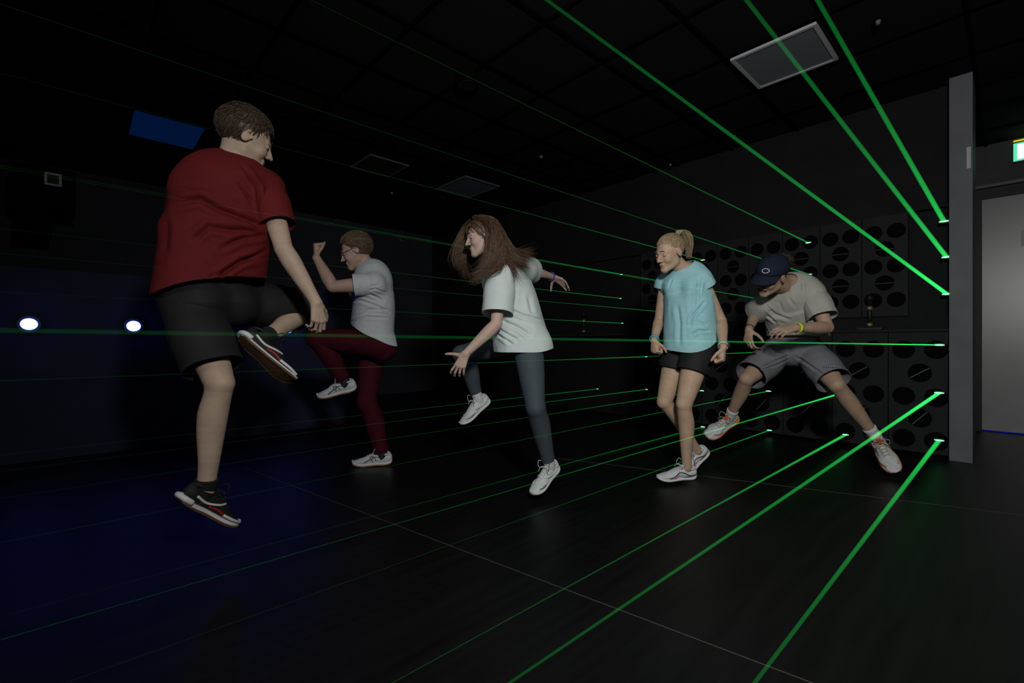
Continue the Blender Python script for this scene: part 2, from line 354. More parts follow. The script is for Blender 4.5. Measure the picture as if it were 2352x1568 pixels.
# exit sign above the door
ex = (XD - 0.001, -0.22, 2.63); r = empty('exit_sign', ex); tag(r, 'green and white lit exit sign above the grey door at the right edge', 'sign')
MB().box((XD - 0.05, -0.44, 2.675), (XD - 0.001, 0.0, 2.875)).build('casing', M['greymetal'], ex, r)
MB().box((XD - 0.055, -0.44, 2.685), (XD - 0.0505, 0.0, 2.86)).build('face', M['exitg'], ex, r)
pm = MB()                                             # running figure, door and arrow
def sy(a): return -0.006 - a                            # a metres from the left end as seen
def quad(pts): 
    n = len(pts); fr = [(XD - 0.0575, sy(a), z) for a, z in pts]; bk = [(XD - 0.0555, sy(a), z) for a, z in pts]
    pm.add(fr + bk, [tuple(range(n)), tuple(range(2 * n - 1, n - 1, -1))] + [(i, n + i, n + (i + 1) % n, (i + 1) % n) for i in range(n)])
quad([(.02, 2.70), (.10, 2.70), (.10, 2.845), (.02, 2.845)])
quad([(.20, 2.77), (.30, 2.77), (.30, 2.755), (.335, 2.78), (.30, 2.805), (.30, 2.79), (.20, 2.79)])
quad([(.13, 2.83), (.145, 2.845), (.16, 2.83), (.145, 2.815)])
quad([(.125, 2.76), (.14, 2.755), (.165, 2.80), (.15, 2.81)])
quad([(.125, 2.76), (.14, 2.755), (.125, 2.70), (.112, 2.70)])
quad([(.13, 2.765), (.14, 2.755), (.17, 2.735), (.165, 2.72)])
pm.build('pictogram', M['exitw'], ex, r)
MB().box((XD - 0.045, -0.10, 2.883), (XD - 0.02, 0.0, 2.893)).build('indicator', M['yellow'], ex, r)

# ------------------------------------------------------------------ lasers
BM = beam_mat(14.0); BMd = beam_mat(6.5); BMh = beam_mat(18.0); BMl = beam_mat(8.5)
BEAMS = [  # end px, py, brightness, label
 (2168, 508, 1, 'steepest green laser beam at upper right, ending highest beside the pillar'),
 (2174, 590, 1, 'green laser beam crossing the grey ceiling light, ending beside the pillar'),
 (2175, 675, 2, 'widest bright green laser beam running down to the pillar from top centre'),
 (2158, 792, 2, 'level green laser beam crossing the blonde woman at waist height'),
 (2157, 902, 2, 'bright green laser beam crossing the ankle sock of the leaning man'),
 (2157, 1011, 1, 'green laser beam right of the leaning man, ending lowest near the floor'),
 (1942, 998, 1, 'green laser beam ending near the floor between the leaning man\'s feet'),
 (1942, 900, 1, 'green laser beam crossing the rear shoe of the leaning man and the blonde woman\'s shin'),
 (1856, 557, 0, 'thin green laser beam ending on the upper holed boards above the cap'),
 (1858, 630, 0, 'green laser beam passing behind the cap to the man\'s shoulder'),
 (1858, 706, 0, 'thin green laser beam between the blonde woman\'s arm and the leaning man\'s chest'),
 (1765, 898, 0, 'short visible green laser beam between the legs of the leaning man, knee height'),
 (1767, 988, 0, 'dim green laser beam under the rear shoe of the leaning man'),
 (1765, 808, 0, 'thin green laser beam behind the leaning man at shorts height'),
 (1612, 897, 0, 'thin green laser beam ending behind the blonde woman\'s knee'),
 (1614, 980, 0, 'thin green laser beam ending behind the blonde woman\'s shin'),
 (1485, 894, 0, 'thin green laser beam ending left of the blonde woman\'s knees'),
 (1487, 971, 0, 'thin green laser beam ending left of the blonde woman\'s shins'),
 (1372, 893, 0, 'faint green laser beam at knee height ending midway between the women'),
 (1374, 966, 0, 'faint green laser beam at shin height ending midway between the women'),
 (1614, 597, 0, 'faint green laser beam ending behind the blonde ponytail'),
 (1614, 662, 0, 'thin green laser beam running into the blonde woman\'s shoulder'),
 (1427, 630, 0, 'faint green laser beam just above the hand of the woman in white'),
 (1425, 685, 0, 'faint green laser beam under the wristbanded hand of the woman in white'),
 (1614, 724, 0, 'faint green laser beam running into the blonde woman\'s upper arm'),
 (1429, 742, 0, 'faint green laser beam behind the white shirt, ending between the women'),
 (1484, 819, 0, 'faint level green laser beam ending under the blonde woman\'s wristband'),
]
for px, py, br, label in BEAMS:
    xr = (px - CX) / FPX; D = (XW - 0.03) / (0.6807 + 0.7325 * xr); e = P(px, py, D); X1 = e[0]; y, z = e[1], e[2]
    b = (X1, y, z); r = empty('laser_beam', b); tag(r, label, 'laser beam', 'green laser beams')
    n = 14; X0 = -2.28; mb = MB(); Vt = []
    segs = 16
    slope = -0.0054 if (px, py) == (2158, 792) else 0.0
    for s_ in range(segs + 1):
        f = s_ / segs; X = X1 + (X0 - X1) * f
        fx = max(0.0, X / XW) ** (1.0 if px > 2000 else 1.5)
        wd = 0.5 * (0.0020 + (0.034 if br else 0.018) * fx); ht = 0.5 * (0.0011 + 0.0070 * fx)
        if slope: wd, ht = 0.5 * (0.0016 + 0.024 * max(0.0, X / XW)), 0.5 * (0.0030 + 0.0050 * max(0, X / XW))
        zz = z - slope * (X1 - X) * 0.9
        for i in range(n):
            t = 2 * math.pi * i / n; Vt.append((X, y + wd * math.cos(t), zz + ht * math.sin(t)))
    F = [(s_ * n + i, s_ * n + (i + 1) % n, (s_ + 1) * n + (i + 1) % n, (s_ + 1) * n + i) for s_ in range(segs) for i in range(n)]
    F += [tuple(range(n))[::-1], tuple(range(segs * n, (segs + 1) * n))]
    F = [f[::-1] for f in F]
    mb.add(Vt, F); mb.build('light_beam', BMl if slope else (BMh if br == 2 else (BM if br else BMd)), b, r, True)
    k = 1.0 if px > 2000 else (0.8 if px > 1600 else 0.55)
    MB().box((X1 + 0.004, y - 0.03 * k, z - 0.012 * k), (X1 + 0.028, y + 0.03 * k, z + 0.016 * k)).build('housing', M['black'], b, r)
    mb = MB(); Vt = [(X1 + 0.002, y, z)]
    for i in range(20):
        t = 2 * math.pi * i / 20; Vt.append((X1 + 0.0035, y + 0.030 * k * math.cos(t), z + 0.0065 * k * math.sin(t)))
    mb.add(Vt, [(0, 1 + (i + 1) % 20, 1 + i) for i in range(20)]); mb.build('lens', M['spot'], b, r, True)

# ------------------------------------------------------------------ implicit-surface body builder
def nz(v): v = np.asarray(v, float); return v / (np.linalg.norm(v) + 1e-12)
class Cone:                                            # tapered capsule, optional elliptical squash along one axis
    def __init__(s, a, b, ra, rb, sq=None):            # sq = (axis unit vector, factor<1 thins along the axis)
        s.a = np.asarray(a, float); s.b = np.asarray(b, float); s.ra, s.rb = ra, rb; s.sq = sq
    def bb(s):
        r = max(s.ra, s.rb) * (1.0 if not s.sq else max(1.0, s.sq[1])); return np.minimum(s.a, s.b) - r, np.maximum(s.a, s.b) + r
    def __call__(s, p):
        d = s.b - s.a; L = d @ d + 1e-12; q = p - s.a; t = np.clip(q @ d / L, 0, 1); r = q - t[:, None] * d
        if s.sq:
            n, f = s.sq; c = r @ n; r = r + (c * (1 / f - 1))[:, None] * n
            return (np.sqrt((r * r).sum(1)) - (s.ra + (s.rb - s.ra) * t)) * min(1.0, f)
        return np.sqrt((r * r).sum(1)) - (s.ra + (s.rb - s.ra) * t)
    def grow(s, g): return Cone(s.a, s.b, s.ra + g, s.rb + g, s.sq)
class Ell:
    def __init__(s, c, r, R=None): s.c = np.asarray(c, float); s.r = np.asarray(r, float); s.R = np.eye(3) if R is None else np.asarray(R, float)   # rows = axes
    def bb(s): e = np.sqrt(((s.R * s.r[:, None]) ** 2).sum(0)); return s.c - e, s.c + e
    def __call__(s, p):
        q = (p - s.c) @ s.R.T; k = np.sqrt(((q / s.r) ** 2).sum(1)); k2 = np.sqrt(((q / s.r ** 2) ** 2).sum(1)) + 1e-9
        return k * (k - 1) / k2
    def grow(s, g): return Ell(s.c, s.r + g, s.R)
class ECone:                                           # elliptical tapered tube between a and b (flat rounded ends)
    def __init__(s, a, b, A, B, right, ex=2.0):
        s.a = np.asarray(a, float); s.b = np.asarray(b, float); s.A, s.B = A, B; s.ex = ex
        d = nz(s.b - s.a); s.L = np.linalg.norm(s.b - s.a); s.d = d; s.u = nz(right - d * (right @ d)); s.v = np.cross(d, s.u)
    def bb(s): r = max(*s.A, *s.B); return np.minimum(s.a, s.b) - r, np.maximum(s.a, s.b) + r
    def __call__(s, p):
        q = p - s.a; t = q @ s.d; k = np.clip(t / s.L, 0, 1)
        ru = s.A[0] + (s.B[0] - s.A[0]) * k; rv = s.A[1] + (s.B[1] - s.A[1]) * k
        m = (np.abs((q @ s.u) / ru) ** s.ex + np.abs((q @ s.v) / rv) ** s.ex) ** (1 / s.ex)
        return np.maximum((m - 1) * np.minimum(ru, rv), np.maximum(-t, t - s.L))
    def grow(s, g): 
        e = ECone(s.a, s.b, (s.A[0] + g, s.A[1] + g), (s.B[0] + g, s.B[1] + g), s.u, s.ex); return e
class Field:
    def __init__(s, h): s.h = h; s.ops = []
    def add(s, pr, k=0.02): s.ops.append((pr, k, 0)); return s
    def sub(s, pr, k=0.005): s.ops.append((pr, k, 1)); return s
    def mesh(s, smooth=1):
        h = s.h; lo = np.min([o[0].bb()[0] for o in s.ops if o[2] == 0], 0) - 0.03; hi = np.max([o[0].bb()[1] for o in s.ops if o[2] == 0], 0) + 0.03
        n = np.ceil((hi - lo) / h).astype(int) + 1; d = np.full(n, 0.08, np.float32)
        for pr, k, op in s.ops:
            a, b = pr.bb(); mg = k + 2.5 * h
            i0 = np.clip(np.floor((a - mg - lo) / h).astype(int), 0, n - 1); i1 = np.clip(np.ceil((b + mg - lo) / h).astype(int) + 1, 1, n)
            if (i1 <= i0).any(): continue
            gx = [lo[j] + h * np.arange(i0[j], i1[j]) for j in range(3)]
            pts = np.stack(np.meshgrid(*gx, indexing='ij'), -1).reshape(-1, 3)
            e = pr(pts).astype(np.float32).reshape(i1 - i0); sl = tuple(slice(i0[j], i1[j]) for j in range(3)); o = d[sl]
            if op == 0: x = np.clip(0.5 + 0.5 * (o - e) / k, 0, 1); d[sl] = o * (1 - x) + e * x - k * x * (1 - x)
            else: x = np.clip(0.5 - 0.5 * (o + e) / k, 0, 1); d[sl] = o * (1 - x) - e * x + k * x * (1 - x)
        return nets(d, lo, h, smooth)
def nets(d, lo, h, smooth=1):
    ins = d < 0; c = ins[:-1, :-1, :-1].astype(np.int8)
    for a in (0, 1):
        for b in (0, 1):
            for e in (0, 1):
                if a or b or e: c = c + ins[a:ins.shape[0] - 1 + a, b:ins.shape[1] - 1 + b, e:ins.shape[2] - 1 + e]
    mix = (c > 0) & (c < 8); I = np.argwhere(mix); idx = np.full(mix.shape, -1, np.int64); idx[mix] = np.arange(len(I))
    cor = [(a, b, e) for a in (0, 1) for b in (0, 1) for e in (0, 1)]
    val = {q: d[I[:, 0] + q[0], I[:, 1] + q[1], I[:, 2] + q[2]] for q in cor}
    acc = np.zeros((len(I), 3)); cnt = np.zeros(len(I))
    for q in cor:
        for ax in range(3):
            if q[ax] == 0:
                r = list(q); r[ax] = 1; r = tuple(r); A, B = val[q], val[r]; m = (A < 0) != (B < 0)
                t = A[m] / (A[m] - B[m]); p = np.tile(np.array(q, float), (m.sum(), 1)); p[:, ax] += t; acc[m] += p; cnt[m] += 1
    Vt = lo + h * (I + acc / cnt[:, None]); quads = []
    for ax in range(3):
        sh = [slice(None)] * 3; sh2 = [slice(None)] * 3; sh[ax] = slice(0, -1); sh2[ax] = slice(1, None)
        A = ins[tuple(sh)]; B = ins[tuple(sh2)]; E = np.argwhere(A != B); o1, o2 = (ax + 1) % 3, (ax + 2) % 3
        ok = (E[:, o1] > 0) & (E[:, o2] > 0) & (E[:, o1] < ins.shape[o1] - 1) & (E[:, o2] < ins.shape[o2] - 1); E = E[ok]
        def cell(a, b): q = E.copy(); q[:, o1] -= a; q[:, o2] -= b; return idx[q[:, 0], q[:, 1], q[:, 2]]
        Q = np.stack([cell(0, 0), cell(1, 0), cell(1, 1), cell(0, 1)], 1)
        out = A[E[:, 0], E[:, 1], E[:, 2]]
        Q[~out] = Q[~out][:, ::-1]; quads.append(Q)
    F = np.concatenate(quads); F = F[(F >= 0).all(1)]
    for _ in range(smooth): Vt = lap(Vt, F, 0.5)
    return Vt, F
def lap(Vt, F, k):
    s = np.zeros_like(Vt); c = np.zeros(len(Vt)); m = F.shape[1]
    for i in range(m):
        a, b = F[:, i], F[:, (i + 1) % m]; np.add.at(s, a, Vt[b]); np.add.at(s, b, Vt[a]); np.add.at(c, a, 1); np.add.at(c, b, 1)
    return Vt * (1 - k) + k * s / np.maximum(c, 1)[:, None]
def normals(Vt, F):
    if F.shape[1] == 4: n = np.cross(Vt[F[:, 2]] - Vt[F[:, 0]], Vt[F[:, 3]] - Vt[F[:, 1]])
    else: n = np.cross(Vt[F[:, 1]] - Vt[F[:, 0]], Vt[F[:, 2]] - Vt[F[:, 0]])
    N = np.zeros_like(Vt)
    for i in range(F.shape[1]): np.add.at(N, F[:, i], n)
    return N / (np.linalg.norm(N, axis=1)[:, None] + 1e-12)
def clip(Vt, F, gf):
    """keep the part of a mesh where gf < 0, cut exactly along gf = 0"""
    if F.shape[1] == 4: F = np.concatenate([F[:, [0, 1, 2]], F[:, [0, 2, 3]]])
    g = gf(Vt); g = np.where(np.abs(g) < 1e-6, 1e-6, g); s = g[F] < 0; n = s.sum(1)
    keep = [F[n == 3]]; newV = [Vt]; base = len(Vt); cache = {}; ex = []; tr = []
    def cut(a, b):
        key = (a, b) if a < b else (b, a)
        if key not in cache:
            t = g[a] / (g[a] - g[b]); cache[key] = base + len(ex); ex.append(Vt[a] + t * (Vt[b] - Vt[a]))
        return cache[key]
    for f, q in zip(F[(n == 1) | (n == 2)], s[(n == 1) | (n == 2)]):
        k = q.sum(); i = int(np.argmax(q)) if k == 1 else int(np.argmin(q)); a, b, c = f[i], f[(i + 1) % 3], f[(i + 2) % 3]
        if k == 1: tr.append((a, cut(a, b), cut(a, c)))
        else: ab, ac = cut(a, b), cut(a, c); tr += [(ab, b, c), (ab, c, ac)]
    if ex: newV.append(np.array(ex)); keep.append(np.array(tr))
    Vn = np.concatenate(newV); Fn = np.concatenate(keep).astype(int); used = np.unique(Fn); mp = np.full(len(Vn), -1); mp[used] = np.arange(len(used))
    return Vn[used], mp[Fn]
def join(parts):
    Vs, Fs, n = [], [], 0
    for Vt, F in parts:
        F = np.asarray(F)
        if F.shape[1] == 4: F = np.concatenate([F[:, [0, 1, 2]], F[:, [0, 2, 3]]])
        Vs.append(Vt); Fs.append(F + n); n += len(Vt)
    return np.concatenate(Vs), np.concatenate(Fs)
def vnoise(p, seed=0):
    p = np.asarray(p, float); i = np.floor(p).astype(np.int64); f = p - i; f = f * f * (3 - 2 * f); r = 0
    def hsh(x, y, z):
        n = (x * 374761393 + y * 668265263 + z * 2147483647 + seed * 974711) & 0xffffffff
        n = ((n ^ (n >> 13)) * 1274126177) & 0xffffffff; return ((n ^ (n >> 16)) & 0xffff) / 32768.0 - 1.0
    for a in (0, 1):
        for b in (0, 1):
            for c in (0, 1):
                wgt = (f[:, 0] if a else 1 - f[:, 0]) * (f[:, 1] if b else 1 - f[:, 1]) * (f[:, 2] if c else 1 - f[:, 2])
                r = r + wgt * hsh(i[:, 0] + a, i[:, 1] + b, i[:, 2] + c)
    return r
def wrinkle(Vt, F, amp, along, freq=9.0, seed=1, folds=(), stretch=4.0):
    """cloth folds: ridged noise drawn out along a direction, plus explicit folds [(points), width, amplitude]"""
    N = normals(Vt, F); a = nz(along); u = nz(np.cross(a, (0.13, 0.2, 0.97))); v = np.cross(a, u)
    warp = 0.035 * np.stack([vnoise(Vt * 6, seed + 5), vnoise(Vt * 6, seed + 6), vnoise(Vt * 6, seed + 7)], 1)
    q = Vt + warp; c = np.stack([q @ a * freq / stretch, q @ u * freq, q @ v * freq], 1)
    n1 = .6 - 1.6 * np.abs(vnoise(c, seed)) ** .75; n2 = .6 - 1.6 * np.abs(vnoise(c * 2.3, seed + 1)) ** .8; n3 = vnoise(Vt * 5, seed + 2)
    m = np.clip(.55 + .9 * vnoise(Vt * 4.5, seed + 9), .12, 1)
    disp = amp * 1.5 * (m * (0.60 * n1 + 0.26 * n2) + 0.4 * n3)
    if len(folds):
        rel = Vt - np.array([0, 0, EYE]); D = np.maximum(rel @ FW, .1); px = CX + FPX * (rel @ RT) / D; py = HY - FPX * (rel @ UP) / D
        face = np.clip(-(N * rel).sum(1) / np.linalg.norm(rel, axis=1) * 2.5, 0, 1)
        pc = FPX / D; wx, wy = warp[:, 0] * pc * .25, warp[:, 1] * pc * .25
        for pts, wd, am in folds:
            best = np.full(len(Vt), 1e9); tot = len(pts) - 1; end = np.zeros(len(Vt))
            for i in range(tot):
                x0, y0 = pts[i]; x1, y1 = pts[i + 1]; dx, dy = x1 - x0, y1 - y0; t = np.clip(((px + wx - x0) * dx + (py + wy - y0) * dy) / (dx * dx + dy * dy), 0, 1)
                d = np.hypot(px + wx - x0 - t * dx, py + wy - y0 - t * dy); g_ = (i + t) / tot; up_ = d < best; best = np.where(up_, d, best); end = np.where(up_, g_, end)
            e = np.clip(np.minimum(end, 1 - end) * 5 + .25, 0, 1); w_ = wd * pc
            disp = disp - am * face * e * (np.exp(-(best / w_) ** 2) - .55 * np.exp(-((best - 2.0 * w_) / (w_ * 1.1)) ** 2))
    return lap(Vt + N * disp[:, None], F, 0.3)

# ---- colours
def skin(n, c): return mat(n, c, 0.55, 0.3, (18, 0.10), (220, 0.10), sub=0.08)
PM = dict(
    lip=mat('lips', (0.42, 0.17, 0.14), 0.4, 0.4), eye=mat('eye white', (0.7, 0.68, 0.65), 0.2, 0.5), iris=mat('iris', (0.03, 0.035, 0.04), 0.1, 0.6),
    white=mat('white shoe mesh', (0.68, 0.72, 0.73), 0.6, 0.3, (40, 0.10), (260, 0.3)), solewhite=mat('white rubber', (0.70, 0.70, 0.70), 0.5, 0.4, (20, 0.06)),
    sock=mat('white ribbed sock', (0.74, 0.75, 0.76), 0.85, 0.1, (120, 0.08, (1, 1, 0.2)), (200, 0.5, (1, 1, .2))), darkline=mat('dark trim', (0.035, 0.035, 0.05), 0.5, 0.3),
    pink=mat('pink trim', (0.72, 0.22, 0.50), 0.5, 0.3), orange=mat('orange rubber', (0.80, 0.13, 0.04), 0.5, 0.4), amber=mat('amber heel', (0.75, 0.30, 0.02), 0.45, 0.4),
    blacksock=mat('black ribbed sock', (0.02, 0.019, 0.019), 0.85, 0.1, (120, .1)), gumdark=mat('dark gum rubber', (0.12, 0.065, 0.035), 0.5, 0.3), gum=mat('gum rubber', (0.33, 0.15, 0.06), 0.5, 0.3), blackshoe=mat('black shoe mesh', (0.016, 0.015, 0.016), 0.6, 0.3, (40, 0.15), (260, 0.3)),
    redtrim=mat('red trim', (0.42, 0.02, 0.015), 0.45, 0.4), laces=mat('pale laces', (0.62, 0.66, 0.64), 0.8, 0.1), beige=mat('beige suede', (0.50, 0.42, 0.33), 0.8, 0.1),
    greylogo=mat('grey suede', (0.16, 0.16, 0.15), 0.7, 0.2), logo=mat('white embroidery', (0.75, 0.76, 0.78), 0.7, 0.1), grayprint=mat('pale print', (0.42, 0.44, 0.48), 0.6, 0.2))

# ------------------------------------------------------------------ head
def head_prims(c, f, u, s=1.0, female=False, open_mouth=False):
    f = nz(f); r = nz(np.cross(f, u)); u = np.cross(r, f); R = np.array([r, f, u])
    def L(x, y, z): return c + (r * x + f * y + u * z) * s
    E = lambda x, y, z, a, b, d: Ell(L(x, y, z), np.array([a, b, d]) * s, R)
    jw = 0.042 if female else 0.050; A = []; S = []
    A.append((E(0, -0.018, 0.036, .074, .094, .082), .02)); A.append((E(0, .030, -.020, .060, .058, .082), .03))
    for k in (-1, 1):
        A.append((Cone(L(k * jw, .002, -.060), L(k * .012, .070, -.098), .019 * s, .016 * s), .025))
        A.append((E(k * .036, .062, -.030, .020, .020, .020), .02))
        A.append((Cone(L(k * .010, .083, .019), L(k * .040, .070, .017), .009 * s, .008 * s), .012))
    A.append((E(0, .076, -.097, .017, .014, .014), .015))
    A.append((Cone(L(0, .086, .010), L(0, .108, -.030), .007 * s, .0105 * s), .010))
    for k in (-1, 1): A.append((E(k * .012, .096, -.034, .0075, .010, .0075), .005))
    A.append((E(0, .084, -.060, .023, .010, .010), .010)); A.append((E(0, .082, -.074, .020, .010, .008), .008))
    for k in (-1, 1):
        S.append((E(k * .031, .096, .000, .017, .014, .010), .010)); 
        A.append((Ell(L(k * .077, -.008, -.004), np.array([.0075, .019, .031]) * s, np.array([r, nz(f * .95 - u * .25), nz(u * .95 + f * .25)])), .006))
        S.append((E(k * .0885, .001, .002, .0085, .0105, .019), .003)); A.append((E(k * .079, .012, -.006, .004, .005, .006), .003))
    if open_mouth: S.append((E(0, .098, -.067, .020, .012, .0045), .003))
    else: S.append((E(0, .0975, -.067, .024, .008, .0016), .003))
    return A, S, L, R
def add_face(L, R, base, body, female=False, eyes='closed', brow=(0.10, 0.07, 0.045), browm=None, s=1.0, smile=True):
    r, f, u = R
    for k in (-1, 1):
        # eyeball with iris, and lids
        c = L(k * .031, .0715, .000); n = 14; Vt, F = [], []
        import bmesh
        bm = bmesh.new(); bmesh.ops.create_uvsphere(bm, u_segments=20, v_segments=14, radius=.0125 * s)
        Vt = [c + r * v.co.x + f * v.co.y + u * v.co.z for v in bm.verts]; F = [[v.index for v in fa.verts] for fa in bm.faces]; bm.free()
        e = mesh_obj('eye', Vt, F, PM['eye'], base, body); e.data.materials.append(PM['iris'])
        for p in e.data.polygons:
            cc = np.array(p.center) + base - c
            if nz(cc) @ nz(f - u * .25) > .87: p.material_index = 1
        if eyes == 'closed':
            fl = Field(.0016 * s); fl.add(Ell(c + f * .0005 + u * .0006, np.array([.0155, .0140, .0125]) * s, R), .003); vv, ff = fl.mesh()
            mesh_obj('eyelid', vv, ff, body.data.materials[0], base, body)
            lash = [c + (r * x + f * math.sqrt(max(0, .0146 ** 2 - x * x * .85)) - u * (.0055 - x * x * 12)) * s for x in np.linspace(-.0125, .0125, 9)]
        else:
            lash = [c + (r * x + f * math.sqrt(max(0, .0138 ** 2 - x * x * .85)) + u * (.0062 - x * x * 18)) * s for x in np.linspace(-.0125, .0125, 9)]
        vv, ff = tube(lash, .0010 * s, 5); mesh_obj('eyelash', vv, ff, PM['iris'], base, body)
        br = [L(k * x, .0905 - (x - .02) ** 2 * 9, .0255 + .004 * math.sin((x - .012) / .034 * math.pi)) for x in np.linspace(.012, .046, 8)]
        vv, ff = tube(br, np.array([.0018, .0028, .0032, .003, .0027, .0023, .0018, .001]) * s, 6); mesh_obj('eyebrow', vv, ff, browm, base, body)
    k = .006 if smile else 0
    for nm, z, yy, rr in (('upper_lip', -.0625, .0925, .0032), ('lower_lip', -.0725, .0905, .0040)):
        pts = [L(x, yy - x * x * 22, z + k * (x / .022) ** 2 * (1.0)) for x in np.linspace(-.022, .022, 11)]
        vv, ff = tube(pts, rr * s * np.sqrt(np.clip(1 - (np.linspace(-1, 1, 11) * .97) ** 2, .03, 1)), 8); mesh_obj(nm, vv, ff, PM['lip'], base, body)
# strands: many thin tapering locks in one mesh
def strands(name, S, rad, m, base, parent, nsides=4, flat=0.5):
    """S: (n, k, 3) polylines; rad: (n,) root radius"""
    n, k, _ = S.shape; tg = np.gradient(S, axis=1); tg /= np.linalg.norm(tg, axis=2, keepdims=True) + 1e-9
    ref = np.tile(RNG.normal(size=(n, 1, 3)), (1, k, 1)); u = np.cross(tg, ref); u /= np.linalg.norm(u, axis=2, keepdims=True) + 1e-9; v = np.cross(tg, u)
    t = np.linspace(0, 1, k); prof = np.clip(np.minimum(1.0, (1 - t) * 2.2), 0.12, 1) ** .8
    rr = rad[:, None] * prof[None]
    rings = []
    for j in range(nsides):
        a = 2 * math.pi * j / nsides; rings.append(S + rr[..., None] * (math.cos(a) * u + math.sin(a) * flat * v))
    Vt = np.stack(rings, 2).reshape(-1, 3)
    b = (np.arange(n)[:, None, None] * k + np.arange(k - 1)[None, :, None]) * nsides; j = np.arange(nsides)[None, None]; j2 = (j + 1) % nsides
    F = np.stack([b + j, b + j2, b + nsides + j2, b + nsides + j], -1).reshape(-1, 4)
    return mesh_obj(name, Vt, F, m, base, parent)
def scalp_pts(n, L, R, s, mask, grow=.003):
    out = []
    while len(out) < n:
        d = nz(RNG.normal(size=3)); p = np.array([0, -.018, .036]) + d * (np.array([.074, .094, .082]) + grow)
        if mask(p): out.append((p, d))
    return np.array([o[0] for o in out]), np.array([o[1] for o in out])

# ------------------------------------------------------------------ hand
def hand_prims(W, d, n, side, curls, thumb=(.35, .5), s=1.0, spread=0.10, tcurl=0.3):
    """W wrist, d towards fingers, n out of the palm, side 'R' or 'L'; curls: per finger (a,b,c) radians"""
    d = nz(d); n = nz(n - d * (n @ d)); t = np.cross(d, n) * (1 if side == 'R' else -1); A = []
    def add(a, b, ra, rb, k): A.append((Cone(a, b, ra * s, rb * s, ), k))
    if curls[0][0] > 1.15: A.append((Cone(W + (d * .050 + n * .016) * s, W + (d * .078 + n * .020) * s, .021 * s, .020 * s), .012)); A.append((Cone(W + (d * .055 - t * .018 + n * .018) * s, W + (d * .055 + t * .018 + n * .018) * s, .017 * s, .018 * s), .01))
    kn = []; offs = (.027, .009, -.010, -.027); lens = (.083, .088, .083, .075)
    for o, l in zip(offs, lens):
        k = W + (d * l + t * o + n * (.002 if abs(o) < .02 else .005)) * s; kn.append(k)
        add(W + (d * .008 + t * o * .45) * s, k, .0135, .0105, .010)
    ph = ((.043, .026, .021), (.047, .029, .022), (.043, .027, .022), (.034, .021, .019)); rd = (.0086, .0090, .0085, .0074)
    for i in range(4):
        p = kn[i]; a = 0; sp = (1.5 - i) * spread; dd = nz(d + t * sp)
        for j in range(3):
            a += curls[i][j]; q = p + (dd * math.cos(a) + n * math.sin(a)) * ph[i][j] * s
            add(p, q, rd[i] * (1 - .07 * j), rd[i] * (.93 - .08 * j), .0035); p = q
    p = W + (d * .022 + t * .024 + n * .006) * s; add(W + (d * .005 + t * .010) * s, p, .014, .0145, .01)
    v = nz(t * math.cos(thumb[0]) + d * math.sin(thumb[0]) + n * thumb[1])
    for j, (l, r0, r1) in enumerate(((.040, .0135, .0108), (.032, .0105, .0095), (.026, .0096, .0078))):
        q = p + v * l * s; add(p, q, r0, r1, .008 if j == 0 else .003); p = q; v = nz(v + tcurl * (nz(d + n * .6) - v * .4) - t * tcurl * .5)
    return A

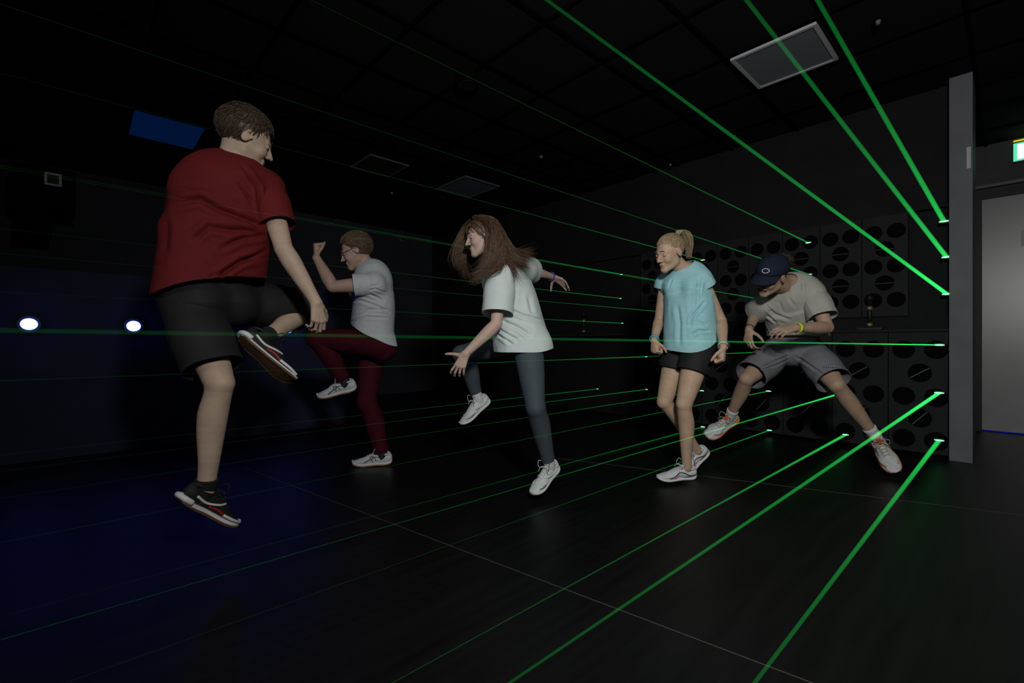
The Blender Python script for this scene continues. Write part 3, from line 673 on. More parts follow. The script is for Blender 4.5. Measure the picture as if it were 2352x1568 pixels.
# ------------------------------------------------------------------ shoe (lofted)
def shoe(name, O, t, u, L, upper, sole, parent, base, style, ankle=None, width=1.0, rocker=0.018):
    t = nz(t); lat = nz(np.cross(u, t)); u = np.cross(t, lat)
    W = lambda x, y, z: O + t * x + lat * y + u * z
    ks = L / .29
    X = np.array([-.012, -.006, .01, .035, .065, .10, .14, .18, .215, .245, .265, .277, .281]) * ks
    HW = np.array([.006, .022, .031, .034, .033, .033, .038, .045, .047, .041, .030, .015, .004]) * ks * width
    ZT = np.array([.060, .078, .088, .083, .078, .092, .082, .064, .052, .045, .038, .030, .022]) * ks
    ZB = np.array([.016, .008, .003, .000, .001, .002, .001, .000, .001, .005, .010, .016, .020]) * ks * (1 + rocker * 10)
    SOLE = .022 * ks
    n = 24
    def ring(i, lo, hi, hw, p=2.6, top=1.0):
        pts = []
        for j in range(n):
            a = 2 * math.pi * j / n; ca, sa = math.cos(a), math.sin(a); y = hw * math.copysign(abs(ca) ** (2 / p), ca); zz = math.copysign(abs(sa) ** (2 / p), sa)
            zc = (lo + hi) / 2; z = zc + (hi - lo) / 2 * zz
            if z > zc: y *= 1 - .42 * top * ((z - zc) / (hi - zc + 1e-6))
            pts.append(W(X[i], y, z))
        return pts
    def loft(rings):
        Vt = [p for r in rings for p in r]; m = len(rings)
        F = [(i * n + j, i * n + (j + 1) % n, (i + 1) * n + (j + 1) % n, (i + 1) * n + j) for i in range(m - 1) for j in range(n)]
        F += [tuple(range(n))[::-1], tuple(range((m - 1) * n, m * n))]; return Vt, [f[::-1] for f in F]
    root = mesh_obj(name, *loft([ring(i, ZB[i] + SOLE * .7, ZT[i], HW[i] * .95) for i in range(len(X))]), upper, base, parent)
    sb = root.modifiers.new('sub', 'SUBSURF'); sb.levels = 1; sb.render_levels = 2
    so = mesh_obj('sole', *loft([ring(i, ZB[i], ZB[i] + SOLE, HW[i] * 1.05 + .002, 3.6, .25) for i in range(len(X))]), sole, base, root)
    sb = so.modifiers.new('sub', 'SUBSURF'); sb.levels = 1; sb.render_levels = 2
    def surf(x, k, side, off=.0025):                   # k 0 at the sole, 1 near the top; side +1/-1
        x *= ks; hw = np.interp(x, X, HW) * .95; lo = np.interp(x, X, ZB) + SOLE * .7; hi = np.interp(x, X, ZT); zc = (lo + hi) / 2; z = lo + (hi - lo) * k
        zz = np.clip((z - zc) / ((hi - lo) / 2), -1, 1); y = hw * (max(0, 1 - abs(zz) ** 2.6)) ** (1 / 2.6)
        if z > zc: y *= 1 - .42 * ((z - zc) / (hi - zc + 1e-6))
        return W(x, side * (y + off), z)
    def top(x, off=.003, y=0): x *= ks; return W(x, y * ks, np.interp(x, X, ZT) * .985 + off)
    def line(nm, pts, rad, m):
        vv, ff = tube(spline(pts, 20), rad * ks, 6); mesh_obj(nm, vv, ff, m, base, root)
    # collar, tongue and laces
    cl = [W(ks * (.036 + .034 * math.cos(a)), ks * .025 * math.sin(a), ks * (.083 + .006 * math.cos(a + .5))) for a in np.linspace(0, 2 * math.pi, 24, endpoint=False)]
    vv, ff = tube(cl, .007 * ks, 8, True); mesh_obj('collar', vv, ff, upper, base, root)
    vv, ff = tube(spline([W(.10 * ks, 0, .085 * ks), W(.082 * ks, 0, .104 * ks), W(.07 * ks, 0, .118 * ks)], 8), .013 * ks, 8); mesh_obj('tongue', vv, ff, style.get('tongue', upper), base, root)
    lm = style['laces']; mb = MB()
    for q, x in enumerate((.095, .112, .130, .148, .166)):
        wy = .021
        for sgn in (1, -1): mb.add(*tube(spline([top(x, -.004, -wy * sgn), top(x + .004, .004, 0), top(x + .012, -.004, wy * sgn)], 8), .0026 * ks, 6))
    for sgn in (1, -1):
        mb.add(*tube(spline([top(.093, .006), top(.085, .030, sgn * .020), top(.10, .042, sgn * .046), top(.118, .012, sgn * .040), top(.095, .007, 0)], 20), .0022 * ks, 6))
        mb.add(*tube(spline([top(.094, .006), top(.115, .016, sgn * .024), top(.135, -.004, sgn * .040)], 10), .002 * ks, 6))
    mb.build('laces', lm, base, root, True)
    # toe cap, heel and side marks
    for (nm, pts, rad, mm) in style.get('lines', ()):
        for sgn in (1, -1): line(nm, [surf(x, k, sgn) for x, k in pts], rad, mm)
    if 'outsole' in style:
        line('outsole_rim', [W(x * ks, np.interp(x * ks, X, HW) * 1.06 * 1, np.interp(x * ks, X, ZB) + .002) for x in (.0, .05, .1, .15, .2, .25, .275)], .0055, style['outsole'])
        line('outsole_rim', [W(x * ks, -np.interp(x * ks, X, HW) * 1.06, np.interp(x * ks, X, ZB) + .002) for x in (.0, .05, .1, .15, .2, .25, .275)], .0055, style['outsole'])
        fr = [W(X[i], sg * HW[i] * .93, ZB[i] - .0015) for sg in (1, -1) for i in range(len(X))]
        m_ = len(X); mb = MB(); F = [(i, i + 1, m_ + i + 1, m_ + i) for i in range(m_ - 1)]
        low = [W(X[i], sg * HW[i] * .93, ZB[i] + .004) for sg in (1, -1) for i in range(m_)]
        mb.add(fr, F); mb.build('outsole', style['outsole'], base, root)
    if 'heel' in style:
        vv, ff = tube(spline([W(.03 * ks, .036 * ks, .02), W(.0, .028 * ks, .022), W(-.016 * ks, 0, .024), W(.0, -.028 * ks, .022), W(.03 * ks, -.036 * ks, .02)], 16), .011 * ks, 8); mesh_obj('heel_band', vv, ff, style['heel'], base, root)
    return root

# ------------------------------------------------------------------ body
def chain(pts, rad, k0, sub=3):
    n = (len(pts) - 1) * sub + 1; q = spline(pts, n); r = np.interp(np.linspace(0, len(pts) - 1, n), np.arange(len(pts)), rad)
    r[1:-1] = (r[:-2] + 2 * r[1:-1] + r[2:]) / 4
    return [(Cone(q[i], q[i + 1], r[i], r[i + 1]), k0 if i == 0 else .0008) for i in range(n - 1)]
def body_prims(J, o):
    """torso, limbs, hands; returns dict tag -> list of (prim, k)"""
    T = {}; w_, b_ = o.get('w', 1.0), o.get('b', 1.0); fem = o.get('female', False)
    pc, nb = J['pelvis'], J['neck']; hipR, hipL, shR, shL = J['hipR'], J['hipL'], J['shR'], J['shL']
    pr = nz(hipR - hipL); cr = nz(shR - shL); up = nz(nb - pc); cf = nz(np.cross(up, cr)); pu = nz(up * .6 + nz(pc - (J['kneR'] + J['kneL']) / 2) * .4); pf = nz(np.cross(pu, pr))
    pu = np.cross(pr, pf); cu = np.cross(cr, cf); L = np.linalg.norm(nb - pc); J['cf'], J['pf'], J['cr'], J['pr'], J['up'] = cf, pf, cr, pr, up
    mid = J.get('mid', (pc + nb) / 2 - cf * 0.0); chest = nb * .66 + mid * .34 - cf * .0; ab = pc * .5 + mid * .5
    t = []
    t.append((Ell(pc + pf * .0, np.array([.158, .108, .115]) * w_, np.array([pr, pf, pu])), .03))
    t.append((Ell(ab, np.array([.138 if fem else .148, .105, .135]) * w_, np.array([nz(pr + cr), nz(pf + cf), nz(pu + cu)])), .05))
    t.append((Ell(mid, np.array([.138 if fem else .155, .105, .13]) * w_, np.array([cr, cf, cu])), .05))
    t.append((Ell(chest, np.array([.150 if fem else .170, .108 if fem else .118, .155]) * w_, np.array([cr, cf, cu])), .05))
    for sh in (shR, shL): t.append((Cone(nb - up * .045, sh, .058 * w_, .052 * w_), .04)); t.append((Cone(chest + (sh - chest) * .55 - up * .04, sh, .07 * w_, .048 * w_), .04))
    if fem:
        for k in (-1, 1): t.append((Ell(chest + cf * .075 * w_ + cr * k * .07 * w_ - cu * .02, np.array([.062, .055, .060]) * w_, np.array([cr, cf, cu])), .03))
    for h in (hipR, hipL): t.append((Ell(h * .85 + pc * .15 - pf * .045 - pu * .015, np.array([.082, .085, .088]) * w_, np.array([pr, pf, pu])), .04))
    T['torso'] = t
    hc, hf, hu = J['head'], J['hf'], J['hu']; sk = o.get('hs', 1.0)
    T['neck'] = [(Cone(nb - up * .02, hc - nz(hu) * .05 * sk - nz(hf) * .025 * sk, .060 * o.get('nk', 1), .052 * o.get('nk', 1)), .025)]
    for S_ in ('R', 'L'):
        sh, el, wr = J['sh' + S_], J['el' + S_], J['wr' + S_]; m = el + (wr - el) * .28; a = o.get('arm', 1.0)
        T['uarm' + S_] = chain([sh, sh + (el - sh) * .33, sh + (el - sh) * .66, sh + (el - sh) * .90, el], [.051 * a, .049 * a, .043 * a, .038 * a, .0375 * a], .03)
        T['farm' + S_] = chain([el, el + (wr - el) * .22, el + (wr - el) * .5, el + (wr - el) * .8, wr], [.0375 * a, .0415 * a, .036 * a, .028 * a, .0255 * a], .006)
        hp, kn, an = J['hip' + S_], J['kne' + S_], J['ank' + S_]; g = o.get('leg', 1.0)
        bk = nz(nz(hp - kn) + nz(an - kn)); shin = an - kn; bk = bk - nz(shin) * (bk @ nz(shin)); bk = nz(bk) if np.linalg.norm(bk) > .15 else nz(-pf - nz(shin) * (-pf @ nz(shin)))
        J['bk' + S_] = bk
        T['thigh' + S_] = chain([hp, hp + (kn - hp) * .25, hp + (kn - hp) * .5, hp + (kn - hp) * .75, hp + (kn - hp) * .92, kn], [.088 * g, .086 * g, .077 * g, .065 * g, .056 * g, .053 * g], .03)
        T['calf' + S_] = chain([kn, kn + shin * .12 + bk * .003, kn + shin * .30 + bk * .014, kn + shin * .50 + bk * .011, kn + shin * .72 + bk * .002, kn + shin * .88, an], [.052 * g, .0485 * g, .0545 * g, .0485 * g, .0375 * g, .0335 * g, .0345 * g], .006)
        T['calf' + S_].append((Ell(kn - bk * .026 * g - nz(shin) * .002, [.026 * g] * 3), .02))
        fd = nz(J['toe' + S_]); shu = nz(J['ush' + S_]) if 'ush' + S_ in J else nz(-shin); shu = nz(shu - fd * (shu @ fd))
        T['foot' + S_] = [(Cone(an, an - shu * .040 - fd * .018, .031 * g, .018), .006), (Cone(an - shu * .032 + fd * .01, an + fd * .10 - shu * .054, .024, .016), .008)]
    return T
def build_body(base, J, o, root):
    T = body_prims(J, o); f = Field(o.get('h', .0045))
    for tg in ('torso', 'neck', 'uarmR', 'uarmL'):
        for p, k in T[tg]: f.add(p, k)
    for tg in ('thighR', 'thighL'):
        for p, k in T[tg]: f.add(p, min(k, .02))
    for tg in ('calfR', 'calfL', 'farmR', 'farmL', 'footR', 'footL'):
        for p, k in T[tg]: f.add(p, k * .8)
    for S_ in ('R', 'L'):
        H = J['hand' + S_]
        for p, k in hand_prims(J['wr' + S_], H[0], H[1], S_, H[2], H[3] if len(H) > 3 else (.35, .5), o.get('hand', 1.0), H[4] if len(H) > 4 else .1, H[5] if len(H) > 5 else .3): f.add(p, k)
    A, S, Lf, R = head_prims(J['head'], J['hf'], J['hu'], o.get('hs', 1.0), o.get('female', False), o.get('open', False))
    for p, k in A: f.add(p, k)
    for p, k in S: f.sub(p, k)
    vv, ff = f.mesh(3); body = mesh_obj('body', vv, ff, o['skin'], base, root)
    return body, T, Lf, R
def solid(o, t=.003):
    m = o.modifiers.new('thickness', 'SOLIDIFY'); m.thickness = t; m.offset = 1.0; return o
def sleeve(J, T, S_, end, grow, flare, seed, amp=.004, start=.0, dirn=None):
    """short sleeve tube around the upper arm, cut open at `end` (fraction of shoulder->elbow)"""
    sh, el = J['sh' + S_], J['el' + S_]; d = nz(el - sh); L = np.linalg.norm(el - sh); E = sh + d * L * end
    f = Field(.0045); r0 = .052 + grow; f.add(Cone(sh + d * start, sh + d * L * (end * .5), r0, r0 + flare * .5), .02); f.add(Cone(sh + d * L * end * .45, E + d * .03, r0 + flare * .5, r0 + flare), .02)
    vv, ff = f.mesh(1); vv, ff = join([(vv, ff)]); vv = wrinkle(vv, ff, amp, d if dirn is None else dirn, 11, seed); vv, ff = clip(vv, ff, lambda p: (p - E) @ nz(d if dirn is None else d) + .004 * vnoise(p * 14, seed)); return vv, ff

# ------------------------------------------------------------------ clothes
def cloth_obj(name, vf, m, base, root, t=.003):
    vv, ff = vf; o = mesh_obj(name, vv, ff, m, base, root); return solid(o, t)
def hem_plane(A, B, depth, down):
    n = nz(np.cross(B - A, depth)); n = n if n @ down > 0 else -n; c = (A + B) / 2; return lambda p: (p - c) @ n
def tee(J, T, o, m, base, root, hemA, hemB, ab, grow=.012, ends=(.62, .62), sgrow=.016, flare=.012, seed=1, amp=.006, folds=(), neck_r=.070, along=None, curve=0.0, top=(.155, .12), name='t_shirt', wavy=.006, sstart=.0, neck_off=0.0, frq=8.0):
    up, cf, cr, nb = J['up'], J['cf'], J['cr'], J['neck']; hc = (hemA + hemB) / 2
    f = Field(.0048)
    for p, k in T['torso']: f.add(p.grow(grow), k)
    f.add(ECone(nb - up * .17, hc + (hc - nb) * .12, (top[0], top[1]), ab, nz(J['cr'] + J['pr']), 2.3), .05)
    vv, ff = join([f.mesh(1)]); vv = wrinkle(vv, ff, amp, cr if along is None else along, frq, seed, folds)
    pl = hem_plane(hemA, hemB, FW, -up); u_ = nz(hemB - hemA)
    vv, ff = clip(vv, ff, lambda p: pl(p) + curve * ((p - hc) @ u_) ** 2 + wavy * vnoise(p * 9, seed))
    nc = nb + up * .030 + cf * (.02 + neck_off); vv, ff = clip(vv, ff, lambda p: neck_r - np.linalg.norm((p - nc) * 1.0, axis=1))
    parts = [(vv, ff)]
    for S_, e in zip(('R', 'L'), ends):
        if e: parts.append(sleeve(J, T, S_, e, sgrow, flare, seed + 3, amp * .7, start=sstart))
    return cloth_obj(name, join(parts), m, base, root)
def shorts(J, T, o, m, base, root, fr, grow=.014, flare=.03, seed=2, amp=.006, name='shorts', r0=.088, cutn=None, folds=(), frq=8.0):
    parts = []
    for q, S_ in enumerate(('R', 'L')):
        hp, kn = J['hip' + S_], J['kne' + S_]; d = nz(kn - hp); L = np.linalg.norm(kn - hp); E = hp + d * L * fr[q]; g_ = o.get('leg', 1)
        f = Field(.0048)
        for p, k in T['torso'][:1] + T['torso'][-2:]: f.add(p.grow(grow - .005 * q), k)
        f.add(T['torso'][1][0].grow(.003 - .003 * q), .02)
        f.add(Cone(hp, hp + d * L * fr[q] * .6, r0 * g_ + grow, r0 * g_ + grow + flare * .4), .03); f.add(Cone(hp + d * L * fr[q] * .5, E + d * .05, r0 * g_ + grow + flare * .4, r0 * g_ + grow + flare), .03)
        vv, ff = join([f.mesh(1)]); vv = wrinkle(vv, ff, amp, d, frq, seed + q, folds); cn = nz(d if cutn is None else cutn[q])
        vv, ff = clip(vv, ff, lambda p: (p - E) @ cn + .005 * vnoise(p * 10, seed)); parts.append((vv, ff))
    return cloth_obj(name, join(parts), m, base, root)
def trousers(J, T, o, m, base, root, grow, ends, seed=3, amp=.004, name='trousers', extra=(), frq=10.0):
    """fitted legwear from the waist to just above the ankles"""
    parts = []
    for q, S_ in enumerate(('R', 'L')):
        kn, an = J['kne' + S_], J['ank' + S_]; d = nz(an - kn); L = np.linalg.norm(an - kn); E = kn + d * L * ends[q]
        f = Field(.0045)
        for p, k in T['torso'][:2] + T['torso'][-2:]: f.add(p.grow(grow[0] - .004 * q), k)
        for p, k in T['thigh' + S_]: f.add(p.grow(grow[0]), k)
        for p, k in T['calf' + S_]: f.add(p.grow(grow[1]), k + .01)
        vv, ff = join([f.mesh(1)]); vv = wrinkle(vv, ff, amp, np.cross(d, FW), frq, seed + q)
        vv, ff = clip(vv, ff, lambda p: np.where(np.linalg.norm(p - an, axis=1) < .2, (p - E) @ d, -1.0)); parts.append((vv, ff))
    return cloth_obj(name, join(parts), m, base, root, .002)
def sock(J, S_, m, base, root, frac=.86, g=1.0, r=.040):
    kn, an = J['kne' + S_], J['ank' + S_]; d = nz(an - kn); a = kn + (an - kn) * frac; u = J['su' + S_]; fd = nz(J['toe' + S_])
    pts = spline([a, a * .5 + an * .5, an, an - u * .03 + fd * .005, an - u * .048 + fd * .03], 14)
    rad = np.interp(np.arange(14), [0, 1, 2, 6, 9, 13], [r * 1.04, r * 1.06, r * .98, r * .93, r * .85, r * .6]) * g
    vv, ff = tube(pts, rad, 24); o = mesh_obj('sock', vv, ff, m, base, root); return o
def band(name, W, d, r, wd, m, base, root, n=24):
    d = nz(d); u = nz(np.cross(d, (0.3, .1, .9))); v = np.cross(d, u); Vt, F = [], []
    for k, (o_, rr) in enumerate(((-wd, r), (-wd, r + .003), (wd, r + .003), (wd, r))):
        for i in range(n): a = 2 * math.pi * i / n; Vt.append(W + d * o_ + (u * math.cos(a) + v * math.sin(a)) * rr)
    F = [(k * n + i, k * n + (i + 1) % n, ((k + 1) % 4) * n + (i + 1) % n, ((k + 1) % 4) * n + i) for k in range(4) for i in range(n)]
    return mesh_obj(name, Vt, F, m, base, root)
def feet(J, o, style, upper, sole, base, root, L=.29, width=1.0, sock_m=None, sockfrac=(.86, .86), names='shoe'):
    for q, S_ in enumerate(('R', 'L')):
        t = nz(J['toe' + S_]); an = J['ank' + S_]; u = J.get('ush' + S_); u = nz(an * 0 + (J['kne' + S_] - an)) if u is None else nz(u); u = nz(u - t * (u @ t)); J['su' + S_] = u
        O = an - u * .080 - t * .060 * L / .29
        J['O' + S_] = O; shoe(names, O, t, u, L, upper, sole, root, base, style, width=width)
        if sock_m: sock(J, S_, sock_m, base, root, sockfrac[q], o.get('leg', 1.0), r=.0400)
def short_hair(L, R, s, m, base, root, n, comb, length, thr, body_grow=.006, rad=.0016, seed=0, lift=.35, name='hair', jit=.22):
    r, f, u = R
    fl = Field(.0035); fl.add(Ell(L(0, -.018, .036), (np.array([.074, .094, .082]) + body_grow) * s, R), .01); vv, ff = join([fl.mesh(1)])
    c0 = L(0, 0, 0)
    def loc(p): q = (p - c0) / s; return np.stack([q @ r, q @ f, q @ u], -1)
    def g(p): q = loc(p); return np.interp(q[:, 1], thr[0], thr[1]) - q[:, 2]
    vv = wrinkle(vv, ff, .0025, u, 40, seed); vv, ff = clip(vv, ff, lambda p: g(p) + .004 * vnoise(p * 90, 3))
    cap = mesh_obj(name, vv, ff, m, base, root)
    P0, N0 = scalp_pts(n, L, R, s, lambda p: p[2] > np.interp(p[1], thr[0], thr[1]) - .005, body_grow * .6)
    t = np.linspace(0, 1, 6)[None, :, None]; cm = np.array([comb(p) for p in P0]) + RNG.normal(size=P0.shape) * jit
    nd = N0; cm = cm - nd * (cm * nd).sum(1)[:, None]; cm /= np.linalg.norm(cm, axis=1)[:, None] + 1e-9
    ln = length * (0.7 + .6 * RNG.random(len(P0)))[:, None, None]
    S = P0[:, None] + cm[:, None] * ln * t
    rd = np.array([.074, .094, .082]) + body_grow + .001; sc = np.array([0, -.018, .036]); q = (S - sc) / rd; nq = np.linalg.norm(q, axis=2, keepdims=True)
    wv = .0025 * np.sin(t * (4 + 5 * RNG.random((len(P0), 1, 1))) + 6 * RNG.random((len(P0), 1, 1))) * t
    S = sc + q / nq * (1.0 + (lift * ln / .085) * t * (1.0 - .45 * t)) * rd + wv * np.cross(cm, nd)[:, None]
    S = c0 + (S[..., 0:1] * r + S[..., 1:2] * f + S[..., 2:3] * u) * s
    st = strands('hair_locks', S, np.full(n, rad), m, base, cap)
    return cap, loc
def ground(p): return np.array([p[0], p[1], 0.0])

# ================================================================== MAN IN RED
def person_red():
    J = dict(head=P(566, 318, 2.03), hf=V(.70, -.30, .62), hu=V(.30, 1, .05), neck=P(536, 392, 2.02), pelvis=P(478, 682, 2.02), mid=P(492, 540, 2.0),
             hipR=P(527, 692, 2.10), hipL=P(432, 690, 1.94), shR=P(612, 432, 2.09), shL=P(444, 436, 1.95),
             elR=P(652, 572, 2.03), wrR=P(726, 694, 2.08), elL=P(404, 600, 2.12), wrL=P(402, 735, 2.25),
             kneR=P(718, 712, 2.42), ankR=P(606, 776, 2.06), kneL=P(505, 880, 1.86), ankL=P(472, 1124, 1.86),
             toeR=V(.17, -.20, .10), toeL=V(.08, -.155, .17), ushR=V(.42, .42, .78))
    J['handR'] = (V(.16, -.95, .05), V(-.75, -.1, .55), 'R', [(.55, .8, .5), (.6, .85, .5), (.65, .9, .5), (.7, .9, .5)], (.6, .6), .06)
    J['handL'] = (V(.0, -.9, .3), V(.7, 0, .5), 'L', [(.5, .7, .4)] * 4)
    J['handR'] = (J['handR'][0], J['handR'][1], J['handR'][3], J['handR'][4], .06); J['handL'] = (J['handL'][0], J['handL'][1], J['handL'][3])
    sk = skin('fair skin', (0.50, 0.365, 0.275)); o = dict(w=1.06, skin=sk, h=.0034, arm=1.0, leg=1.0, hs=1.03, nk=1.08)
    base = ground(J['pelvis']); root = empty('person', base); tag(root, 'person in a red t-shirt and black shorts leaping with one knee raised, seen from behind', 'person')
    body, T, L, R = build_body(base, J, o, root); hm = mat('dark brown hair', (0.075, 0.050, 0.032), .5, .4, (60, .3))
    add_face(L, R, base, body, False, 'closed', browm=hm, s=1.03)
    short_hair(L, R, 1.03, hm, base, body, 1500, lambda p: np.array([p[0] * 2, .7 if p[2] > .08 else -.35, -.3 if p[2] > .08 else -1.0]), .026,
               ([-.12, -.06, -.02, .012, .035, .06, .09], [-.052, -.050, -.035, .028, .036, .070, .085]), .008, .0015, 4, .5)
    red = mat('red jersey', (0.140, 0.013, 0.014), .75, .15, (8, .06), (400, .12))
    folds = [([(403, 471), (458, 461), (509, 487), (560, 506), (601, 525)], .012, .014), ([(445, 551), (477, 522), (521, 532), (601, 538)], .011, .013), ([(509, 570), (553, 551), (611, 544)], .010, .012), ([(502, 653), (521, 621), (553, 599), (604, 592)], .011, .014), ([(560, 379), (595, 430), (603, 520)], .008, .012), ([(553, 423), (585, 471)], .007, .008), ([(480, 640), (540, 610), (612, 575)], .009, .009), ([(384, 500), (382, 580)], .014, .008)]
    tee(J, T, o, red, base, root, P(352, 690, 1.9), P(618, 636, 2.08), (.205, .145),   .014, (.62, .5), .020, .006, 11, .008, folds, .074, top=(.18, .13), along=J['cr'] + .3 * J['up'])
    blk = mat('black sports shorts', (0.018, 0.017, 0.018), .7, .25, (8, .1), (300, .15))
    shorts(J, T, o, blk, base, root, (.84, .82), .012, .006, 21, .006)
    # knee sleeve / long liner at the raised knee
    kn, hp = J['kneR'], J['hipR']
    style = dict(laces=PM['blackshoe'], outsole=PM['gumdark'], heel=PM['solewhite'], lines=[('side_stripe', [(.03, .45), (.08, .35), (.13, .55), (.16, .9)], .005, PM['solewhite']), ('toe_guard', [(.17, .25), (.22, .35), (.262, .5)], .006, PM['solewhite']), ('red_line', [(.10, .2), (.14, .3), (.18, .2)], .004, PM['redtrim'])])
    feet(J, o, style, PM['blackshoe'], PM['solewhite'], base, root, .295, 1.0, PM['blacksock'], (.90, .90))
    return root
# ================================================================== MAN IN BURGUNDY TROUSERS
def person_burgundy():
    J = dict(head=P(817, 577, 3.31), hf=V(-.90, -.38, -.20), hu=V(-.32, .93, -.05), neck=P(852, 624, 3.35), pelvis=P(862, 785, 3.38), mid=P(866, 700, 3.36),
             hipR=P(858, 792, 3.48), hipL=P(868, 790, 3.29), shR=P(846, 652, 3.52), shL=P(860, 652, 3.19),
             elL=P(764, 658, 3.12), wrL=P(727, 592, 3.17), elR=P(842, 735, 3.62), wrR=P(822, 695, 3.75),
             kneL=P(727, 775, 3.25), ankL=P(792, 876, 3.36), kneR=P(842, 920, 3.38), ankR=P(878, 1041, 3.42), toeL=V(-.97, -.22, -.08), toeR=V(-1, -.02, -.12))
    J['handL'] = (V(-.12, .95, -.1), V(.85, .1, .45), [(1.5, 1.7, .9)] * 4, (.95, .75), .04, .75); J['handR'] = (V(-.1, .9, .1), V(-.6, 0, -.4), [(1.2, 1.4, .9)] * 4)
    sk = skin('pinkish skin', (0.50, 0.33, 0.26)); o = dict(w=1.02, skin=sk, h=.0034, arm=1.05, leg=.98, hs=1.02, open=True)
    base = ground(J['pelvis']); root = empty('person', base); tag(root, 'person in a grey t-shirt and burgundy trousers, one knee and one fist raised', 'person')
    body, T, L, R = build_body(base, J, o, root); hm = mat('light brown hair', (0.17, 0.115, 0.065), .5, .4, (60, .3))
    add_face(L, R, base, body, False, 'closed', browm=hm, s=1.02)
    short_hair(L, R, 1.02, hm, base, body, 1400, lambda p: np.array([p[0], -1.0, .1 if p[2] > .06 else -.9]), .045,
               ([-.12, -.06, -.02, .012, .035, .06, .09], [-.065, -.060, -.045, .030, .040, .072, .088]), .010, .0017, 4, .35)
    gl = PM['iris']                                      # thin glasses
    g = mesh_obj('glasses', *tube([L(-.078, .0, .008), L(-.070, .05, .006), L(-.056, .088, .004)], .0016, 6), gl, base, body)
    for k in (-1, 1):
        ring = [L(k * .032 + .022 * math.cos(a), .104 - abs(k * .032 + .022 * math.cos(a)) * .12, .0 + .018 * math.sin(a)) for a in np.linspace(0, 2 * math.pi, 20, endpoint=False)]
        mesh_obj('rim', *tube(ring, .0013, 6, True), PM['darkline'], base, g)
    mesh_obj('temple', *tube([L(.078, .0, .008), L(.070, .05, .006), L(.056, .088, .004)], .0016, 6), gl, base, g); mesh_obj('bridge', *tube([L(-.010, .102, .003), L(.010, .102, .003)], .0013, 6), gl, base, g)
    grey = mat('pale grey melange jersey', (0.60, 0.64, 0.66), .8, .15, (30, .05), (400, .12))
    folds = [([(831, 665), (881, 693)], .008, .011), ([(802, 691), (825, 689), (864, 705), (892, 716)], .008, .011), ([(810, 726), (843, 712), (887, 712)], .007, .010), ([(802, 739), (843, 728), (887, 731)], .007, .010), ([(839, 659), (871, 653)], .006, .008), ([(835, 668), (862, 662), (885, 672)], .006, .007)]
    tee(J, T, o, grey, base, root, P(798, 737, 3.35), P(904, 790, 3.38), (.195, .148), .014, (.50, .5), .014, .008, 31, .006, folds, .068, along=J['cf'], curve=.0)
    tr = mat('burgundy trousers', (0.060, 0.0045, 0.012), .8, .15, (8, .08), (300, .15))
    trousers(J, T, o, tr, base, root, (.008, .014), (.95, .93), 33, .005)
    style = dict(laces=PM['laces'], outsole=PM['gum'], lines=[('side_mark', [(.10, .25), (.118, .72), (.145, .70), (.125, .22)], .004, PM['greylogo']), ('side_mark', [(.118, .55), (.155, .50), (.185, .3)], .004, PM['greylogo']), ('side_mark', [(.07, .58), (.10, .65), (.13, .6)], .003, PM['greylogo'])])
    feet(J, o, style, PM['white'], PM['solewhite'], base, root, .285, .95, PM['darkline'], (.93, .93), 'shoe')
    return root
